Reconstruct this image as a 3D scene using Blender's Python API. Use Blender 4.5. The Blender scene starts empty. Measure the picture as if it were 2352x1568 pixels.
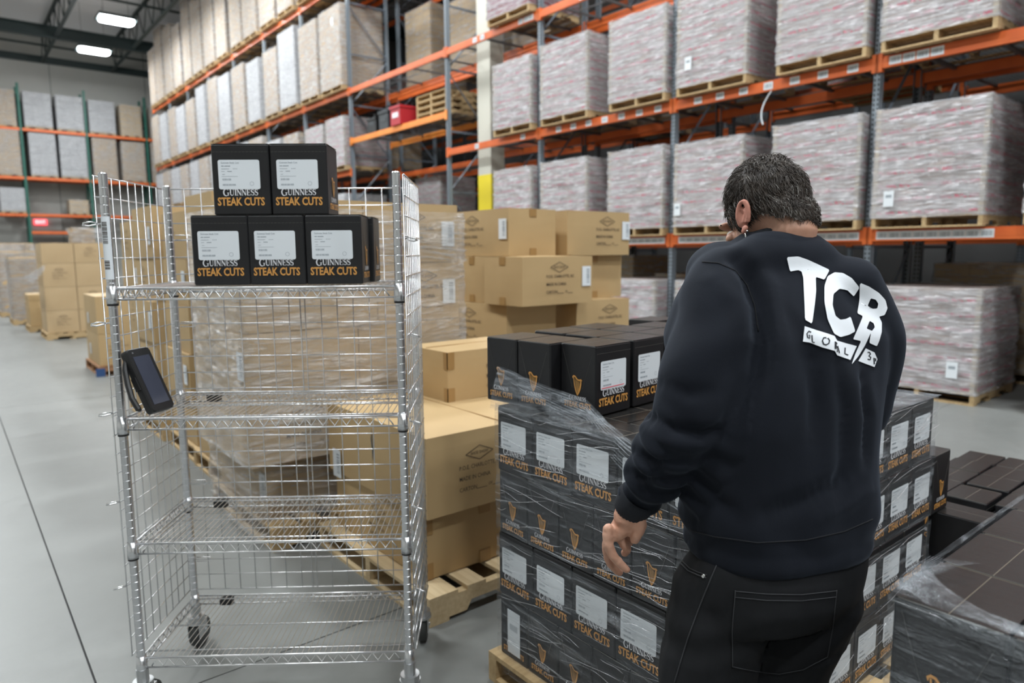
import bpy, bmesh, math, random
from math import radians, sin, cos, pi, atan2, hypot, sqrt
from mathutils import Vector, Matrix, noise
from mathutils.bvhtree import BVHTree
from mathutils.geometry import tessellate_polygon
random.seed(7)
SC = bpy.context.scene
COL = SC.collection

# ------------------------------------------------------------------ camera
CAM_H, PITCH, ROLL, YAW, FPX = 1.49, 7.27, -0.45, 39.05, 1600.0
def cam_basis():
    p, r, a = radians(PITCH), radians(ROLL), radians(YAW)
    f = Vector((sin(a)*cos(p), cos(a)*cos(p), -sin(p)))
    r0 = Vector((cos(a), -sin(a), 0)); u0 = r0.cross(f)
    return f, r0*cos(r)+u0*sin(r), u0*cos(r)-r0*sin(r)
CF, CR, CU = cam_basis()
CPOS = Vector((0, 0, CAM_H))
cd = bpy.data.cameras.new('camera')
cam = bpy.data.objects.new('camera', cd); COL.objects.link(cam)
M = Matrix.Identity(4)
for i in range(3):
    M[i][0], M[i][1], M[i][2], M[i][3] = CR[i], CU[i], -CF[i], CPOS[i]
cam.matrix_world = M
cd.sensor_width = 36; cd.lens = FPX/2352*36; cd.clip_start = 0.05; cd.clip_end = 200
cd.dof.use_dof = True; cd.dof.focus_distance = 1.55; cd.dof.aperture_fstop = 3.2
SC.camera = cam
def ray(x, y): return CF + CR*((x-1176)/FPX) - CU*((y-784)/FPX)
def atz(x, y, z): d = ray(x, y); return CPOS + d*((z-CAM_H)/d.z)
def atd(x, y, D): d = ray(x, y); return CPOS + d*(D/hypot(d.x, d.y))
def atX(x, y, X): d = ray(x, y); return CPOS + d*(X/d.x)
def atY(x, y, Y): d = ray(x, y); return CPOS + d*(Y/d.y)

# ------------------------------------------------------------------ light and exposure
w = bpy.data.worlds.new('world'); SC.world = w; w.use_nodes = True
w.node_tree.nodes['Background'].inputs[0].default_value = (.55, .6, .66, 1)
w.node_tree.nodes['Background'].inputs[1].default_value = 0.05
vs = SC.view_settings
vs.view_transform = 'Standard'; vs.look = 'None'; vs.gamma = 1; vs.use_curve_mapping = False
vs.exposure = 0.55
LAMP_STRENGTH = 86.0
SC.cycles.max_bounces = 8; SC.cycles.transparent_max_bounces = 16
SC.cycles.diffuse_bounces = 3; SC.cycles.glossy_bounces = 3; SC.cycles.transmission_bounces = 3
SC.cycles.sample_clamp_indirect = 4; SC.cycles.sample_clamp_direct = 20
SC.cycles.caustics_reflective = False; SC.cycles.caustics_refractive = False
SC.cycles.use_denoising = True

# ------------------------------------------------------------------ helpers
MATS = {}
def mat(name, col=(.5, .5, .5), rough=.5, metal=0.0, spec=.5, build=None):
    if name in MATS: return MATS[name]
    m = bpy.data.materials.new(name); m.use_nodes = True
    nt = m.node_tree; b = nt.nodes['Principled BSDF']
    b.inputs['Base Color'].default_value = (*col, 1); b.inputs['Roughness'].default_value = rough
    b.inputs['Metallic'].default_value = metal; b.inputs['Specular IOR Level'].default_value = spec
    if build: build(nt, b)
    MATS[name] = m
    return m
def N(nt, t, **kw):
    n = nt.nodes.new(t)
    for k, v in kw.items(): setattr(n, k, v)
    return n
def coords(nt, scale=(1, 1, 1), rot=(0, 0, 0), kind='Object'):
    tc = N(nt, 'ShaderNodeTexCoord'); mp = N(nt, 'ShaderNodeMapping')
    mp.inputs['Scale'].default_value = scale; mp.inputs['Rotation'].default_value = rot
    nt.links.new(tc.outputs[kind], mp.inputs[0]); return mp.outputs[0]
def noise_tex(nt, vec, scale=5, detail=4, rough=.55, dist=0):
    n = N(nt, 'ShaderNodeTexNoise'); n.inputs['Scale'].default_value = scale
    n.inputs['Detail'].default_value = detail; n.inputs['Roughness'].default_value = rough
    n.inputs['Distortion'].default_value = dist
    nt.links.new(vec, n.inputs['Vector']); return n.outputs['Fac']
def ramp(nt, fac, stops):
    r = N(nt, 'ShaderNodeValToRGB'); e = r.color_ramp.elements
    while len(e) < len(stops): e.new(.5)
    for i, (p, c) in enumerate(stops):
        e[i].position = p; e[i].color = (*c, 1) if len(c) == 3 else c
    nt.links.new(fac, r.inputs[0]); return r.outputs[0]
def bump(nt, b, h, strength=.3, dist=.01):
    n = N(nt, 'ShaderNodeBump'); n.inputs['Strength'].default_value = strength; n.inputs['Distance'].default_value = dist
    nt.links.new(h, n.inputs['Height']); nt.links.new(n.outputs[0], b.inputs['Normal']); return n
def g(v): return (v, v, v)
def noisy(c0, c1, scale=6, sc=(1, 1, 1), bs=0.0, bscale=None, bd=.002, kind='Object'):
    def f(nt, b):
        v = coords(nt, sc, kind=kind); n = noise_tex(nt, v, scale, 6)
        nt.links.new(ramp(nt, n, [(.3, c0), (.7, c1)]), b.inputs['Base Color'])
        if bs:
            n2 = noise_tex(nt, v, bscale or scale*6, 5); bump(nt, b, n2, bs, bd)
    return f

def m_floor(nt, b):
    v = coords(nt); n = noise_tex(nt, v, .35, 8, .6); n2 = noise_tex(nt, v, 9, 8, .7)
    c = ramp(nt, n, [(.3, (.175, .18, .172)), (.7, (.245, .25, .242))])
    c2 = ramp(nt, n2, [(.25, g(.82)), (.75, g(1.0))])
    mx = N(nt, 'ShaderNodeMix', data_type='RGBA', blend_type='MULTIPLY'); mx.inputs[0].default_value = 1
    nt.links.new(c, mx.inputs[6]); nt.links.new(c2, mx.inputs[7]); nt.links.new(mx.outputs[2], b.inputs['Base Color'])
    nt.links.new(ramp(nt, n2, [(.3, g(.36)), (.8, g(.52))]), b.inputs['Roughness'])
FLOOR = mat('concrete_floor', rough=.45, build=m_floor)
JOINT = mat('joint_filler', (.05, .05, .05), .9)
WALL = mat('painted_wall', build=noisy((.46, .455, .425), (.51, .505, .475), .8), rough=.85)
WALLD = mat('dim_wall', build=noisy((.10, .10, .10), (.13, .13, .13), .8), rough=.9)  # dark base colour carries the shade beyond the racks
DECKM = mat('roof_deck_metal', (.80, .80, .81), .5)
STEELD = mat('dark_green_steel', (.02, .035, .035), .5)
ORANGE = mat('orange_beam_paint', build=noisy((.62, .115, .025), (.74, .16, .035), 3), rough=.42)
ORANGEL = mat('bright_orange_beam_paint', build=noisy((.85, .25, .04), (.9, .32, .06), 3), rough=.42)
def m_upright(nt, b):
    tc = N(nt, 'ShaderNodeTexCoord'); sp = N(nt, 'ShaderNodeSeparateXYZ'); nt.links.new(tc.outputs['Object'], sp.inputs[0])
    def tri(out, per, off=0):
        a = N(nt, 'ShaderNodeMath', operation='ADD'); a.inputs[1].default_value = off; nt.links.new(out, a.inputs[0])
        d = N(nt, 'ShaderNodeMath', operation='PINGPONG'); d.inputs[1].default_value = per/2; nt.links.new(a.outputs[0], d.inputs[0]); return d.outputs[0]
    z = tri(sp.outputs[2], .05); y = tri(sp.outputs[1], .04)
    cmbs = []
    l1 = N(nt, 'ShaderNodeMath', operation='LESS_THAN'); l1.inputs[1].default_value = .0135; nt.links.new(z, l1.inputs[0])
    ab = N(nt, 'ShaderNodeMath', operation='SUBTRACT'); ab.inputs[1].default_value = .02; nt.links.new(y, ab.inputs[0])
    ab2 = N(nt, 'ShaderNodeMath', operation='ABSOLUTE'); nt.links.new(ab.outputs[0], ab2.inputs[0])
    l2 = N(nt, 'ShaderNodeMath', operation='LESS_THAN'); l2.inputs[1].default_value = .0085; nt.links.new(ab2.outputs[0], l2.inputs[0])
    mu = N(nt, 'ShaderNodeMath', operation='MULTIPLY'); nt.links.new(l1.outputs[0], mu.inputs[0]); nt.links.new(l2.outputs[0], mu.inputs[1])
    nt.links.new(ramp(nt, mu.outputs[0], [(.4, (.20, .235, .27)), (.6, (.012, .012, .015))]), b.inputs['Base Color'])
UPRIGHT = mat('grey_blue_upright', rough=.45, build=m_upright)
BRACE = mat('grey_blue_brace', (.14, .165, .20), .45)
GREENP = mat('green_upright', (.012, .105, .075), .5)
WIRED = mat('wire_deck_steel', (.16, .16, .165), .5, .3)
WOOD = mat('pallet_wood', build=noisy((.40, .27, .13), (.58, .42, .23), 3, (1.5, 14, 14), .4, 30), rough=.8)
WOODL = mat('pale_pallet_wood', build=noisy((.55, .40, .22), (.70, .55, .34), 3, (14, 1.5, 14), .4, 30), rough=.8)
WOODB = mat('brown_pallet_wood', build=noisy((.30, .15, .07), (.38, .20, .1), 3, (8, 8, 8)), rough=.8)
BLUEP = mat('blue_painted_wood', (.03, .08, .22), .7)
BROWN = mat('kraft_cardboard', build=noisy((.46, .315, .155), (.52, .365, .185), 1.6, (1, 1, 1), .08, 60), rough=.62)
BROWN2 = mat('pale_kraft_cardboard', build=noisy((.50, .35, .19), (.55, .40, .23), 1.6), rough=.62)
TAPE = mat('brown_tape', (.36, .215, .085), .3)
INK = mat('black_ink', (.05, .035, .025), .7)
def m_black(nt, b):
    v = coords(nt); n = noise_tex(nt, v, 14, 5)
    nt.links.new(ramp(nt, n, [(.3, (.0075, .0075, .009)), (.75, (.012, .012, .0135))]), b.inputs['Base Color'])
    n2 = noise_tex(nt, coords(nt, (40, 40, 3)), 6, 3); bump(nt, b, n2, .12, .001)
BLACKC = mat('black_printed_cardboard', rough=.42, build=m_black)
def m_flap(nt, b):
    v = coords(nt, (90, 3, 1)); n = noise_tex(nt, v, 3, 4)
    nt.links.new(ramp(nt, n, [(.3, (.010, .0095, .0095)), (.7, (.024, .0225, .0215))]), b.inputs['Base Color']); bump(nt, b, n, .35, .0012)
BLACKT = mat('black_flap_cardboard', rough=.27, spec=.8, build=m_flap)
RAWEDGE = mat('raw_board_edge', (.13, .105, .08), .8)
CRACK = mat('crease_wear', (.10, .095, .085), .7)
LABELW = mat('white_label_paper', (.78, .82, .86), .45)
LABELI = mat('grey_label_print', (.32, .36, .40), .6)
WORDW = mat('wordmark_white', (.75, .75, .78), .5)
GOLD = mat('gold_print', (.68, .33, .085), .45)
GOLDD = mat('dark_gold_print', (.13, .085, .03), .45)
LASER = mat('red_scanner_line', (.9, .1, .15), .5)
def m_chrome(nt, b):
    v = coords(nt); n = noise_tex(nt, v, 40, 2)
    nt.links.new(ramp(nt, n, [(.3, g(.17)), (.7, g(.22))]), b.inputs['Roughness'])
CHROME = mat('chrome_wire', (.88, .89, .90), .2, .92)
CHROMED = mat('chrome_post', (.68, .69, .71), .25, .95)
ZINC = mat('zinc_caster', (.55, .56, .57), .35, 1.0)
RUBBER = mat('grey_rubber', (.045, .047, .045), .6)
BLACKP = mat('black_plastic', (.012, .012, .013), .45)
SCREEN = mat('dark_glass_screen', (.055, .06, .085), .08)
YELLOW = mat('yellow_column_paint', (.88, .70, .03), .5)
CREAM = mat('cream_column_paint', (.62, .60, .52), .55)
REDP = mat('red_plastic', (.45, .02, .03), .4)
DARKPL = mat('dark_grey_plastic', (.03, .035, .04), .45)
EDGEB = mat('edge_board_paper', (.50, .42, .33), .7)
def m_emis(col, s):
    def f(nt, b):
        b.inputs['Emission Color'].default_value = (*col, 1); b.inputs['Emission Strength'].default_value = s
    return f
LAMP = mat('lit_lamp_panel', (1, 1, 1), .4, build=m_emis((.93, .98, 1.0), LAMP_STRENGTH))
EXITL = mat('lit_exit_sign', (.3, .02, .03), .4, build=m_emis((1.0, .10, .12), 1.6))
EXITT = mat('lit_exit_letters', (.8, .5, .5), .4, build=m_emis((1.0, .45, .45), 2.2))
def m_pink(nt, b):
    # shrink-wrapped consumer cartons: beige board with a broken pink print line along each layer
    tc = N(nt, 'ShaderNodeTexCoord'); sp = N(nt, 'ShaderNodeSeparateXYZ'); nt.links.new(tc.outputs['Object'], sp.inputs[0])
    n = noise_tex(nt, coords(nt, (1, 1, 1)), 40, 3, .7)
    base = ramp(nt, noise_tex(nt, coords(nt), 5, 3), [(.3, (.36, .30, .28)), (.7, (.46, .39, .36))])
    l1 = N(nt, 'ShaderNodeMath', operation='SUBTRACT'); l1.inputs[1].default_value = .035; nt.links.new(sp.outputs[2], l1.inputs[0])
    a1 = N(nt, 'ShaderNodeMath', operation='ABSOLUTE'); nt.links.new(l1.outputs[0], a1.inputs[0])
    c1 = N(nt, 'ShaderNodeMath', operation='LESS_THAN'); c1.inputs[1].default_value = .016; nt.links.new(a1.outputs[0], c1.inputs[0])
    c2 = N(nt, 'ShaderNodeMath', operation='GREATER_THAN'); c2.inputs[1].default_value = .5; nt.links.new(n, c2.inputs[0])
    mu = N(nt, 'ShaderNodeMath', operation='MULTIPLY'); nt.links.new(c1.outputs[0], mu.inputs[0]); nt.links.new(c2.outputs[0], mu.inputs[1])
    mx = N(nt, 'ShaderNodeMix', data_type='RGBA'); nt.links.new(mu.outputs[0], mx.inputs[0]); nt.links.new(base, mx.inputs[6])
    mx.inputs[7].default_value = (.66, .035, .13, 1); nt.links.new(mx.outputs[2], b.inputs['Base Color'])
PINKC = mat('pink_marked_carton', rough=.5, build=m_pink)
WHITEC = mat('white_carton', build=noisy((.52, .52, .53), (.62, .62, .63), 3), rough=.55)
MAROON = mat('dark_red_carton', (.25, .02, .04), .5)

def film_mat(name, tint=(.9, .92, .95), base=.10, streak=.4, sc=(2, 2, 26), rough=.2, bs=.6, lo=.45, hi=.75, bd=.01, rot=(.10, .07, 0), metal=.0):
    m = bpy.data.materials.new(name); m.use_nodes = True; nt = m.node_tree
    for n in list(nt.nodes): nt.nodes.remove(n)
    out = N(nt, 'ShaderNodeOutputMaterial'); mix = N(nt, 'ShaderNodeMixShader'); tr = N(nt, 'ShaderNodeBsdfTransparent')
    pb = N(nt, 'ShaderNodeBsdfPrincipled'); pb.inputs['Base Color'].default_value = (*tint, 1)
    pb.inputs['Roughness'].default_value = rough; pb.inputs['Specular IOR Level'].default_value = 1.0; pb.inputs['Metallic'].default_value = metal
    v = coords(nt, sc, rot); n = noise_tex(nt, v, 1.6, 5, .65, .6); n2 = noise_tex(nt, coords(nt, (sc[0]*1.5, sc[1]*1.5, sc[2]*.8), (-rot[0]*1.6, -rot[1], .0)), 3.5, 4, .7, .8)
    r = ramp(nt, n, [(lo, g(base)), (hi, g(min(1, base+streak)))])  # milky bands of film opacity, whitened to stand in for highlight streaks
    nt.links.new(r, mix.inputs[0]); nt.links.new(tr.outputs[0], mix.inputs[1]); nt.links.new(pb.outputs[0], mix.inputs[2])
    ad = N(nt, 'ShaderNodeMath', operation='ADD'); nt.links.new(n, ad.inputs[0]); nt.links.new(n2, ad.inputs[1])
    bn = bump(nt, pb, ad.outputs[0], bs, bd)
    nt.links.new(mix.outputs[0], out.inputs[0]); MATS[name] = m; return m
FILMR = film_mat('wrinkled_stretch_film', (.96, .96, 1.0), .10, .85, (2.6, 2.6, 30), .22, 1.0, .36, .70, .06, metal=.12, rot=(.07, .05, 0))
FILMB = film_mat('clear_stretch_film', (.80, .86, .93), .08, .50, (1.6, 1.6, 17), .17, 1.0, .50, .80, .05, metal=.2, rot=(.2, .2, 0))
FILMT = film_mat('loose_stretch_film', (.80, .86, .93), .07, .45, (5, 5, 30), .16, .9, .42, .8, .03, metal=.3)
FILMK = film_mat('tan_stretch_film', (.88, .86, .84), .26, .50, (2.0, 2.0, 15), .2, .95, .45, .75, .05, metal=.15)

GLINT = film_mat('film_glint', (.95, .97, 1.0), .35, .5, (9, 9, 9), .12, .4, .4, .7, .01, metal=.5)
class MB:
    def __init__(s): s.v = []; s.f = []; s.mi = []; s.ms = []
    def m(s, material):
        if material not in s.ms: s.ms.append(material)
        return s.ms.index(material)
    def add(s, vs, fs, material):
        o = len(s.v); k = s.m(material); s.v += [tuple(v) for v in vs]
        for f in fs: s.f.append(tuple(i+o for i in f)); s.mi.append(k)
    def box(s, lo, hi, material, R=None, T=None):
        x0, y0, z0 = lo; x1, y1, z1 = hi
        vs = [Vector(p) for p in ((x0,y0,z0),(x1,y0,z0),(x1,y1,z0),(x0,y1,z0),(x0,y0,z1),(x1,y0,z1),(x1,y1,z1),(x0,y1,z1))]
        if R is not None: vs = [R @ v for v in vs]
        if T is not None: vs = [v + Vector(T) for v in vs]
        s.add(vs, [(0,3,2,1),(4,5,6,7),(0,1,5,4),(1,2,6,5),(2,3,7,6),(3,0,4,7)], material)
    def tube(s, pts, r, material, n=6, closed=False, cap=True, rs=None):
        pts = [Vector(p) for p in pts]; L = len(pts); rings = []
        up = None
        for i, p in enumerate(pts):
            if closed: d = pts[(i+1) % L] - pts[i-1]
            else: d = (pts[min(i+1, L-1)] - pts[max(i-1, 0)])
            d.normalize()
            if up is None:
                up = Vector((0, 0, 1)) if abs(d.z) < .9 else Vector((1, 0, 0))
            a = d.cross(up).normalized(); b = a.cross(d).normalized(); up = b
            rr = rs[i] if rs else r
            rings.append([p + (a*cos(2*pi*k/n) + b*sin(2*pi*k/n))*rr for k in range(n)])
        vs = [v for rg in rings for v in rg]; fs = []
        for i in range(L if closed else L-1):
            j = (i+1) % L
            for k in range(n):
                k2 = (k+1) % n; fs.append((i*n+k, i*n+k2, j*n+k2, j*n+k))
        if cap and not closed:
            fs.append(tuple(range(n-1, -1, -1))); fs.append(tuple((L-1)*n+k for k in range(n)))
        s.add(vs, fs, material)
    def poly(s, pts, material): s.add(pts, [tuple(range(len(pts)))], material)
    def mesh(s, name, smooth=False):
        me = bpy.data.meshes.new(name); me.from_pydata(s.v, [], s.f)
        for m_ in s.ms: me.materials.append(m_)
        me.polygons.foreach_set('material_index', s.mi)
        if smooth: me.polygons.foreach_set('use_smooth', [True]*len(me.polygons))
        me.update(); return me
    def build(s, name, parent=None, smooth=False, **kw):
        return obj(name, s.mesh(name, smooth), parent, **kw)
def obj(name, me, parent=None, loc=None, rotz=0, label=None, cat=None, group=None, kind=None, M=None):
    o = bpy.data.objects.new(name, me); COL.objects.link(o)
    if parent is not None: o.parent = parent
    if M is not None: o.matrix_local = M
    else:
        if loc is not None: o.location = loc
        if rotz: o.rotation_euler = (0, 0, rotz)
    return tag(o, label, cat, group, kind)
def tag(o, label=None, cat=None, group=None, kind=None):
    if label: o['label'] = label
    if cat: o['category'] = cat
    if group: o['group'] = group
    if kind: o['kind'] = kind
    return o
def empty(name, loc=(0, 0, 0), rotz=0, **kw): return obj(name, None, None, loc, rotz, **kw)
ORD = ['topmost', 'second', 'third', 'fourth', 'fifth', 'sixth', 'seventh', 'eighth', 'ninth', 'tenth', 'eleventh', 'twelfth']
NTH = ['first'] + ORD[1:]

# ------------------------------------------------------------------ setting
RX, RD = 7.75, 1.07          # rack front plane and frame depth
def build_setting():
    mb = MB(); xs = [-5.7, .292, 12.3]; ys = [2.466 + 6.0*k for k in range(-2, 7)]
    xs = [-9] + [x for x in xs if -8 < x < 15] + [16]; ys = [-14] + [y for y in ys if -13 < y < 39] + [40]
    gp = .0035
    for i in range(len(xs)-1):
        for j in range(len(ys)-1):
            mb.box((xs[i]+gp, ys[j]+gp, -.05), (xs[i+1]-gp, ys[j+1]-gp, 0), FLOOR)
    mb.box((-9, -14, -.08), (16, 40, -.012), JOINT)
    mb.build('floor', kind='structure')
    def wall(name, lo, hi, m=WALL):
        q = MB(); q.box(lo, hi, m); q.build(name, kind='structure')
    q = MB()
    q.box((-9, 39.6, 0), (16, 39.8, 12), WALL)
    for x in (-3.4, .6, 4.6, 8.6, 12.6): q.box((x, 39.585, 0), (x+.02, 39.6, 12), JOINT)
    q.build('wall_back', kind='structure')
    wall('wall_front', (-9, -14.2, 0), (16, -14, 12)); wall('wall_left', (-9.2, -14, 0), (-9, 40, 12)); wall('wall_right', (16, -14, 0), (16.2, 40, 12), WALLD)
    # corrugated roof deck: ribs running along x
    q = MB(); y = -14.0; vs = []; prof = []
    while y < 40: prof += [(y, 11.6), (y+.10, 11.6), (y+.13, 11.66), (y+.21, 11.66)]; y += .24
    for (yy, zz) in prof: vs += [(-9, yy, zz), (16, yy, zz)]
    q.add(vs, [(2*i, 2*i+1, 2*i+3, 2*i+2) for i in range(len(prof)-1)], DECKM)
    q.box((-9, -14, 11.75), (16, 40, 11.8), DECKM)
    q.build('ceiling', kind='structure')
    # open web roof joists along y, girders along x
    k = 0
    for x in (-4.6, -1.65, 1.35, 4.36, 7.15, 10.1, 13.1):
        q = MB(); z0, z1 = 10.35, 11.45
        for dx in (-.04, .04): q.box((x+dx-.025, -14, z0-.04), (x+dx+.025, 39.5, z0+.02), STEELD); q.box((x+dx-.025, -14, z1), (x+dx+.025, 39.5, z1+.06), STEELD)
        yy = -13.8 + 0.3*k; up = True
        while yy < 39:
            a, b = ((z0, z1) if up else (z1, z0)); q.tube([(x, yy, a), (x, yy+.75, b)], .022, STEELD, 4); yy += .75; up = not up
        q.build('roof_joist', label='dark open-web roof joist, %s one counted from the left wall' % NTH[k], cat='joist', group='open web roof joists'); k += 1
    for k, y in enumerate((38.9, 34.7, 30.6, 26.5, 21.0)):
        q = MB(); z0 = 10.25 if k % 2 == 1 else 10.95
        if k % 2 == 1:
            q.box((-9, y-.14, z0), (16, y+.14, z0+.05), STEELD); q.box((-9, y-.02, z0), (16, y+.02, z0+.45), STEELD); q.box((-9, y-.14, z0+.42), (16, y+.14, z0+.47), STEELD)
        else: q.tube([(-9, y, z0), (16, y, z0)], .05, STEELD, 8)
        q.build('roof_girder' if k % 2 else 'ceiling_pipe', label=('dark I-beam crossing under the roof joists, %s from the back wall' if k % 2 else 'dark green pipe crossing under the roof, %s from the back wall') % NTH[k//2],
                cat='beam' if k % 2 else 'pipe')
    q = MB(); q.box((-9, 39.45, 10.3), (16, 39.6, 10.6), STEELD); q.build('trim_1', kind='structure')
    # lamps
    def lamp_mesh():
        a = MB(); a.box((-.6, -.44, .0), (.6, .44, .10), STEELD); a.box((-.5, -.2, .10), (.5, .2, .16), BRACE)
        a.tube([(-.4, 0, .16), (-.4, 0, 1.795)], .006, STEELD, 4); a.tube([(.4, 0, .16), (.4, 0, 1.795)], .006, STEELD, 4)
        b = MB(); n = 8; pts = []
        for (cx, s) in ((.42, 1), (-.42, -1)):
            for i in range(n+1):
                t = -pi/2 + pi*i/n; pts.append((cx + s*cos(t)*.14, s*sin(t)*.38, -.05))
        b.poly(list(reversed(pts)), LAMP); nn = len(pts); b.add(pts+[(x_, y_, 0) for x_, y_, z_ in pts], [(i_, (i_+1) % nn, nn+(i_+1) % nn, nn+i_) for i_ in range(nn)], LAMP)  # lens sides glow too, added to spill light onto the roof deck
        return a.mesh('housing'), b.mesh('light_panel')
    A, B = lamp_mesh(); i = 0
    for row, x in enumerate((5.55, -1.2)):
        for j in range(10):
            y = 33.8 - 4.75*j
            e = empty('high_bay_lamp', (x, y, 9.8), label='lit rectangular ceiling lamp, %s from the back wall in the %s row' % (NTH[j], ('rack side', 'open side')[row]), cat='lamp', group='high bay lamps')
            obj('housing', A, e); obj('light_panel', B, e)
    # cream and yellow building column inside the rack line
    q = MB(); cx, cy = 8.25, 10.75
    q.box((cx-.16, cy-.2, 2.95), (cx+.16, cy+.2, 11.5), CREAM); q.box((cx-.165, cy-.205, 0), (cx+.165, cy+.205, 2.95), YELLOW)
    q.build('building_column', kind='structure')
    e = MB(); e.box((-.26, -.03, -.13), (.26, .03, .13), EXITL); eo = e.build('exit_sign', loc=(0, 0, 0), label='small lit red EXIT sign on the far wall', cat='sign')
    eo.location = atY(93, 510, 39.55)
    t = text_mesh('EXIT', .19, EXITT, 1.0, .012); obj('sign_lettering', t, eo, M=Matrix.Translation((0, -.034, -.0)) @ Matrix.Rotation(pi/2, 4, 'X'))

# ------------------------------------------------------------------ text and marks
TXT = {}
def text_mesh(s, size, material, xs=1.0, off=0.0, key=None, align='CENTER'):
    k = (s, size, material.name, xs, off, align)
    if k in TXT: return TXT[k]
    c = bpy.data.curves.new('t', 'FONT'); c.body = s; c.size = size; c.offset = off*size; c.align_x = align; c.align_y = 'CENTER'; c.resolution_u = 2
    o = bpy.data.objects.new('t', c); COL.objects.link(o); bpy.context.view_layer.update()
    dg = bpy.context.evaluated_depsgraph_get(); me = bpy.data.meshes.new_from_object(o.evaluated_get(dg))
    bpy.data.objects.remove(o); bpy.data.curves.remove(c)
    for v in me.vertices: v.co.x *= xs
    me.materials.clear(); me.materials.append(material); TXT[k] = me
    return me
def stroke(mb, pts, ws, m, z=0.0):
    L = []; R = []
    for i, p in enumerate(pts):
        a = pts[max(i-1, 0)]; b = pts[min(i+1, len(pts)-1)]
        d = Vector((b[0]-a[0], b[1]-a[1])); d.normalize(); n = Vector((-d.y, d.x)); w_ = (ws[i] if isinstance(ws, (list, tuple)) else ws)/2
        L.append((p[0]+n.x*w_, p[1]+n.y*w_, z)); R.append((p[0]-n.x*w_, p[1]-n.y*w_, z))
    for i in range(len(pts)-1): mb.add([L[i], R[i], R[i+1], L[i+1]], [(0, 1, 2, 3)], m)
def arc(cx, cy, rx, ry, a0, a1, n=10): return [(cx+rx*cos(radians(a0+(a1-a0)*i/n)), cy+ry*sin(radians(a0+(a1-a0)*i/n))) for i in range(n+1)]
def wordmark():
    # small-capital serif word, height 1 (capital G slightly larger)
    mb = MB(); m = WORDW; x = 0
    def serif(cx, y, w_=.30): stroke(mb, [(cx-w_/2, y), (cx+w_/2, y)], .07, m)
    def G(x):
        p = arc(x+.46, .5, .40, .56, 50, 320, 18); ws = [.06+.16*max(0, sin(pi*i/18))**1.2 for i in range(19)]
        stroke(mb, p, ws, m); stroke(mb, [(x+.80, -.02), (x+.80, .42)], .17, m); serif(x+.80, .44, .36); stroke(mb, [(x+.78, .78), (x+.78, 1.08)], .06, m)
        return 1.05
    def U(x):
        stroke(mb, [(x+.14, .98), (x+.14, .35)], .19, m); p = arc(x+.38, .30, .24, .28, 180, 360, 10); stroke(mb, p, [.19-.13*i/10 for i in range(11)], m)
        stroke(mb, [(x+.62, .30), (x+.62, .98)], .07, m); serif(x+.14, .96, .32); serif(x+.62, .96, .26); return .82
    def I(x): stroke(mb, [(x+.15, 0), (x+.15, 1)], .19, m); serif(x+.15, .03, .32); serif(x+.15, .97, .32); return .36
    def Nn(x):
        stroke(mb, [(x+.10, 0), (x+.10, 1)], .07, m); stroke(mb, [(x+.10, .98), (x+.66, .02)], .2, m); stroke(mb, [(x+.66, 0), (x+.66, 1)], .07, m)
        serif(x+.10, .03, .26); serif(x+.06, .97, .26); serif(x+.66, .97, .26); return .82
    def E(x):
        stroke(mb, [(x+.15, 0), (x+.15, 1)], .19, m); stroke(mb, [(x+.05, .97), (x+.58, .97)], .07, m); stroke(mb, [(x+.15, .52), (x+.46, .52)], .07, m); stroke(mb, [(x+.05, .03), (x+.60, .03)], .07, m)
        stroke(mb, [(x+.56, 1), (x+.56, .76)], .06, m); stroke(mb, [(x+.58, 0), (x+.58, .26)], .06, m); stroke(mb, [(x+.45, .40), (x+.45, .64)], .06, m); return .68
    def S(x):
        p = arc(x+.30, .74, .20, .22, 30, 220, 8) + arc(x+.30, .27, .22, .25, 70, -150, 9); ws = [.06, .07, .09, .11, .13, .15, .17, .19, .2, .2, .19, .17, .15, .13, .11, .09, .08, .06, .06]
        stroke(mb, p, ws[:len(p)], m); stroke(mb, [(x+.49, .74), (x+.49, 1.0)], .06, m); stroke(mb, [(x+.09, .0), (x+.09, .28)], .06, m); return .62
    for f in (G, U, I, Nn, Nn, E, S, S): x += f(x)
    mb.v = [((vx - x/2)/x, (vy-.5), vz) for vx, vy, vz in mb.v]     # width 1, centred
    return mb
def harp():
    # harp emblem, height 1, facing as printed
    mb = MB(); m = GOLD
    body = [(-.22, .30), (.02, .22), (.20, .14), (.16, -.05), (.08, -.30), (.0, -.42), (-.10, -.25), (-.20, .05)]
    mb.poly([(x_, y_, 0) for x_, y_ in body], GOLDD)
    stroke(mb, [(-.36, .34), (-.38, .42), (-.30, .48), (-.18, .46), (-.08, .37), (.03, .30), (.16, .29), (.28, .33), (.36, .27)], [.03, .07, .08, .08, .07, .065, .08, .06, .03], m, .0002)
    stroke(mb, [(.27, .30), (.26, .10), (.20, -.12), (.11, -.32), (.0, -.47)], [.07, .10, .11, .10, .07], m, .0002)
    stroke(mb, [(-.30, .42), (-.26, .15), (-.20, -.08), (-.12, -.28), (-.02, -.45), (.02, -.5)], [.05, .055, .07, .08, .08, .05], m, .0002)
    for i in range(6):
        t = (i+1)/7.0; x0 = -.26+.48*t; stroke(mb, [(x0, .40-.14*t if t < .6 else .30), (x0*.35+.03, -.12-.24*(1-abs(t-.5)))], .014, m, .0001)
    return mb
build_setting()
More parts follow.
